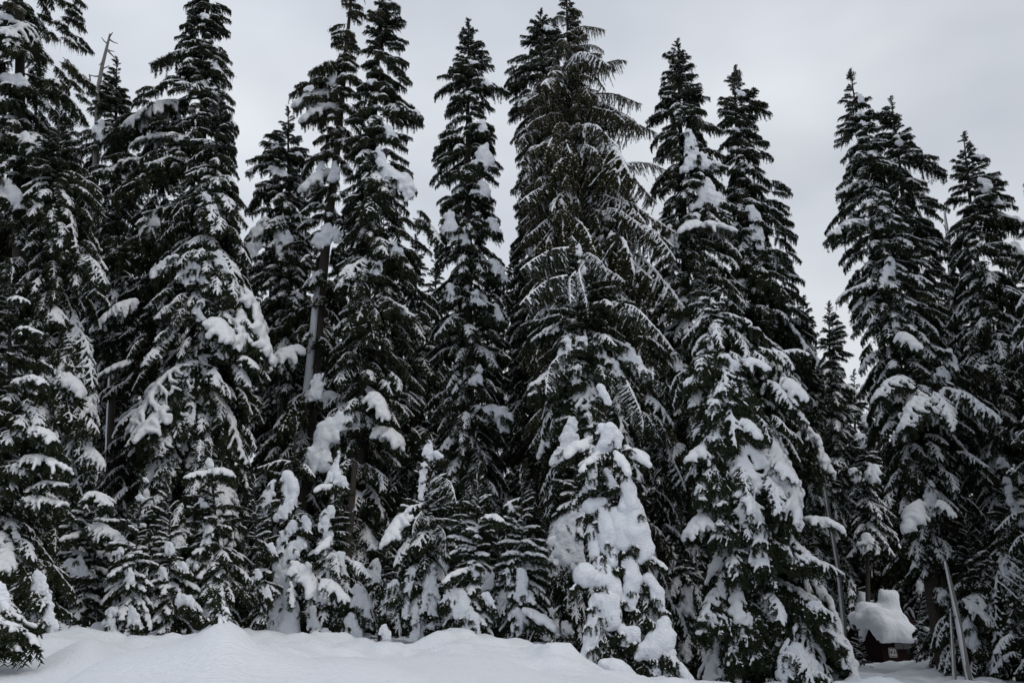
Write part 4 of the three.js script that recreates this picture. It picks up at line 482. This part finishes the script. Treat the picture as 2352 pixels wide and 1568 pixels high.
// ---------------------------------------------------------------- outhouse at lower right
{
  const D = 35.5, base = at(2078, 1531, D), o = thing('outhouse', 'dark red wooden outhouse under a thick pillow of snow, at lower right', 'outhouse', V3(base.x, groundY(base.x, -D) - 1.0, -D));
  const px = D / (cp * F) * cp, Wd = 98 * (at(2100, 1500, D).x - at(2000, 1500, D).x) / 100, top = at(2000, 1470, D).y - o.position.y, dep = 2.0;
  o.rotation.y = 0.16;
  const red = new THREE.MeshPhysicalMaterial({ specularIntensity: 0.2, color: new THREE.Color().setRGB(0.016, 0.006, 0.006), roughness: 0.8, bumpMap: barkBump, bumpScale: 0.004 });
  const dark = new THREE.MeshPhysicalMaterial({ specularIntensity: 0.2, color: new THREE.Color().setRGB(0.014, 0.006, 0.006), roughness: 0.85 });
  const glass = new THREE.MeshPhysicalMaterial({ color: 0x101214, roughness: 0.08, metalness: 0, specularIntensity: 1 });
  const white = new THREE.MeshStandardMaterial({ color: new THREE.Color().setRGB(0.62, 0.62, 0.6), roughness: 0.6 });
  const brown = new THREE.MeshStandardMaterial({ color: new THREE.Color().setRGB(0.02, 0.013, 0.01), roughness: 0.7 });
  const box = (n, w, h, d, x, y, z, m, p) => { const q = part(n, new THREE.BoxGeometry(w, h, d), m, p); q.position.set(x, y, z); return q; };
  const nb = Math.ceil(top / 0.165), hb = top / nb;
  const front = new THREE.Group(); front.name = 'front_wall'; o.add(front);
  const side = new THREE.Group(); side.name = 'side_wall'; o.add(side);
  const fg = new THREE.BoxGeometry(Wd - 0.1, hb - 0.012, 0.05), sg = new THREE.BoxGeometry(0.05, hb - 0.012, dep - 0.1);
  for (let i = 0; i < nb; i++) {
    const a = part('board', fg, red, front); a.position.set(0, hb * (i + 0.5), 0.003 * (i % 2)); a.rotation.x = -0.06;
    for (const s of [-1, 1]) { const b = part('board', sg, red, side); b.position.set(s * (Wd / 2 - 0.03), hb * (i + 0.5), -dep / 2); b.rotation.z = s * 0.06; }
  }
  box('back_wall', Wd - 0.1, top, 0.05, 0, top / 2, -dep, dark, o);
  box('core', Wd - 0.16, top - 0.02, dep - 0.1, 0, top / 2 - 0.02, -dep / 2, dark, o).name = 'inner_wall';
  for (const s of [-1, 1]) box('corner_post', 0.09, top, 0.09, s * (Wd / 2 - 0.03), top / 2, 0.012, dark, o);
  // window strip under the eave
  const win = new THREE.Group(); win.name = 'window'; o.add(win); win.position.set(0.05, top - 0.22, 0.045);
  box('frame', 0.78, 0.3, 0.03, 0, 0, 0, dark, win); for (const s of [-1, 1]) box('pane', 0.36, 0.24, 0.012, s * 0.19, 0, 0.02, glass, win);
  // restroom sign: two figures on white panels with a white rounded border
  const sign = new THREE.Group(); sign.name = 'restroom_sign'; o.add(sign); sign.position.set(-Wd / 2 + 0.42, top - 0.47, 0.05);
  const rr = (w, h, r) => { const s = new THREE.Shape(); s.moveTo(-w / 2 + r, -h / 2); s.lineTo(w / 2 - r, -h / 2); s.quadraticCurveTo(w / 2, -h / 2, w / 2, -h / 2 + r); s.lineTo(w / 2, h / 2 - r); s.quadraticCurveTo(w / 2, h / 2, w / 2 - r, h / 2); s.lineTo(-w / 2 + r, h / 2); s.quadraticCurveTo(-w / 2, h / 2, -w / 2, h / 2 - r); s.lineTo(-w / 2, -h / 2 + r); s.quadraticCurveTo(-w / 2, -h / 2, -w / 2 + r, -h / 2); return s; };
  const sheet = (n, s, z, m) => { const q = part(n, new THREE.ExtrudeGeometry(s, { depth: 0.008, bevelEnabled: false }), m, sign); q.position.z = z; return q; };
  sheet('sign_border', rr(0.36, 0.36, 0.05), 0, white); sheet('sign_plate', rr(0.335, 0.335, 0.04), 0.004, brown);
  for (const s of [-1, 1]) {
    const p = sheet('panel', rr(0.12, 0.27, 0.012), 0.008, white); p.position.x = s * 0.075;
    const f = new THREE.Shape(); f.moveTo(-0.018, -0.12); f.lineTo(-0.018, -0.03);
    if (s < 0) { f.lineTo(-0.04, -0.03); f.lineTo(-0.038, 0.055); f.lineTo(0.038, 0.055); f.lineTo(0.04, -0.03); } else { f.lineTo(-0.045, -0.04); f.lineTo(-0.022, 0.055); f.lineTo(0.022, 0.055); f.lineTo(0.045, -0.04); }
    f.lineTo(0.018, -0.03); f.lineTo(0.018, -0.12); f.closePath();
    sheet('figure', f, 0.012, brown).position.x = s * 0.075;
    const hd = new THREE.Shape(); hd.absarc(0, 0.085, 0.022, 0, Math.PI * 2); sheet('figure_head', hd, 0.012, brown).position.x = s * 0.075;
  }
  // gable roof, ridge along the width, with its snow load
  const ridge = 1.15, ov = 0.28, roof = new THREE.Group(); roof.name = 'roof'; o.add(roof);
  for (const s of [0, 1]) { const run = dep / 2 + 0.3, L = Math.hypot(run, ridge), q = part('roof_slope', new THREE.BoxGeometry(Wd + 2 * ov, 0.06, L), dark, roof); q.position.set(0, top + ridge / 2 - 0.06, s ? -dep / 2 - run / 2 : -dep / 2 + run / 2); q.rotation.x = (s ? -1 : 1) * Math.atan2(ridge, run); }
  const gs = new THREE.Shape(); gs.moveTo(-dep / 2, 0); gs.lineTo(dep / 2, 0); gs.lineTo(0, ridge * 0.86); gs.closePath();
  for (const s of [-1, 1]) { const q = part('gable', new THREE.ExtrudeGeometry(gs, { depth: 0.05, bevelEnabled: false }), red, o); q.rotation.y = Math.PI / 2; q.position.set(s * (Wd / 2 - 0.05) - 0.025, top - 0.03, -dep / 2); }
  const caps = [], v = (x, y, z) => V3(x, y, z), x0 = -Wd / 2 - ov, x1 = Wd / 2 + ov;
  const front0 = top - 0.0, zF = 0.25;
  for (const [y, z, ra] of [[front0 + 0.12, zF, 0.2], [front0 + 0.45, zF - 0.1, 0.42], [front0 + 0.85, zF - 0.45, 0.46], [front0 + 1.15, -dep / 2 + 0.1, 0.42], [front0 + 0.8, -dep / 2 - 0.6, 0.4]])
    caps.push([v(x0 + ra * 0.8, y, z), v(x1 - ra * (y > front0 + 0.4 ? 2.0 : 0.5), y - (y > front0 + 0.4 ? 0.12 : 0), z), ra, ra * 0.8]);
  caps.push([v(x0 - 0.02, front0 + 0.75, -0.7), v(x0 - 0.12, front0 + 0.1, -0.75), 0.36, 0.16]);
  caps.push([v(x1 - 0.9, front0 + 1.1, -0.75), v(x1 - 0.85, front0 + 1.6, -0.8), 0.44, 0.38], [v(x1 - 1.08, front0 + 1.78, -0.8), v(x1 - 1.14, front0 + 1.95, -0.8), 0.15, 0.07], [v(x1 - 0.68, front0 + 1.75, -0.8), v(x1 - 0.58, front0 + 1.82, -0.8), 0.2, 0.16]);
  part('roof_snow', capsuleSkin(caps, 0.05, 0.28, 0.03, 2.2, 1, 3), M.snow, o);
  const pipe = part('vent_pipe', new THREE.CylinderGeometry(0.12, 0.12, 1.6, 12), dark, o); pipe.position.set(x1 - 0.85, top + 1.2, -0.8);
}
// a fallen snow lump at the foot of the snow ghost, and smaller ones along the forest edge
const heapLabels = [
  ['rounded snow heap at the foot of the snow ghost fir', 16.2, [[1385, 1525, 12], [1420, 1540, 20], [1450, 1560, 16]]],
  ['square-shouldered snow heap left of the leaning little fir', 18.5, [[225, 1442, 16], [240, 1455, 18], [250, 1470, 16]]],
  ['rough snow heap under the left one of the matching little firs', 17.5, [[1040, 1462, 14], [1075, 1470, 18], [1110, 1480, 14]]],
  ['big rounded snow shoulder at the base of the broad snowy fir', 20, [[1930, 1560, 20], [1955, 1575, 26]]],
];
for (const [label, d, pts] of heapLabels) {
  const q = pts.map(([x, y, r]) => ({ p: at(x, y, d), r: r * d / F })), B = q[1].p.clone();
  const caps = q.slice(1).map((e, i) => [q[i].p.clone().sub(B), e.p.clone().sub(B), q[i].r, e.r]);
  const m = shade(new THREE.Mesh(capsuleSkin(caps, 0.035, 0.15, 0.03, 3, 1.2, d), M.snow)); m.name = numbered('snow_heap'); m.position.copy(B); m.userData = { label, category: 'snow heap' }; scene.add(m);
}
{ let n = 0, t = 0; const seen = new Set(); scene.traverse((q) => { if (q.isMesh) { n++; if (!seen.has(q.geometry)) { seen.add(q.geometry); t += (q.geometry.index ? q.geometry.index.count : q.geometry.attributes.position.count) / 3; } } }); console.log('meshes', n, 'unique triangles', t, 'copies', copies); }
renderer.render(scene, camera);
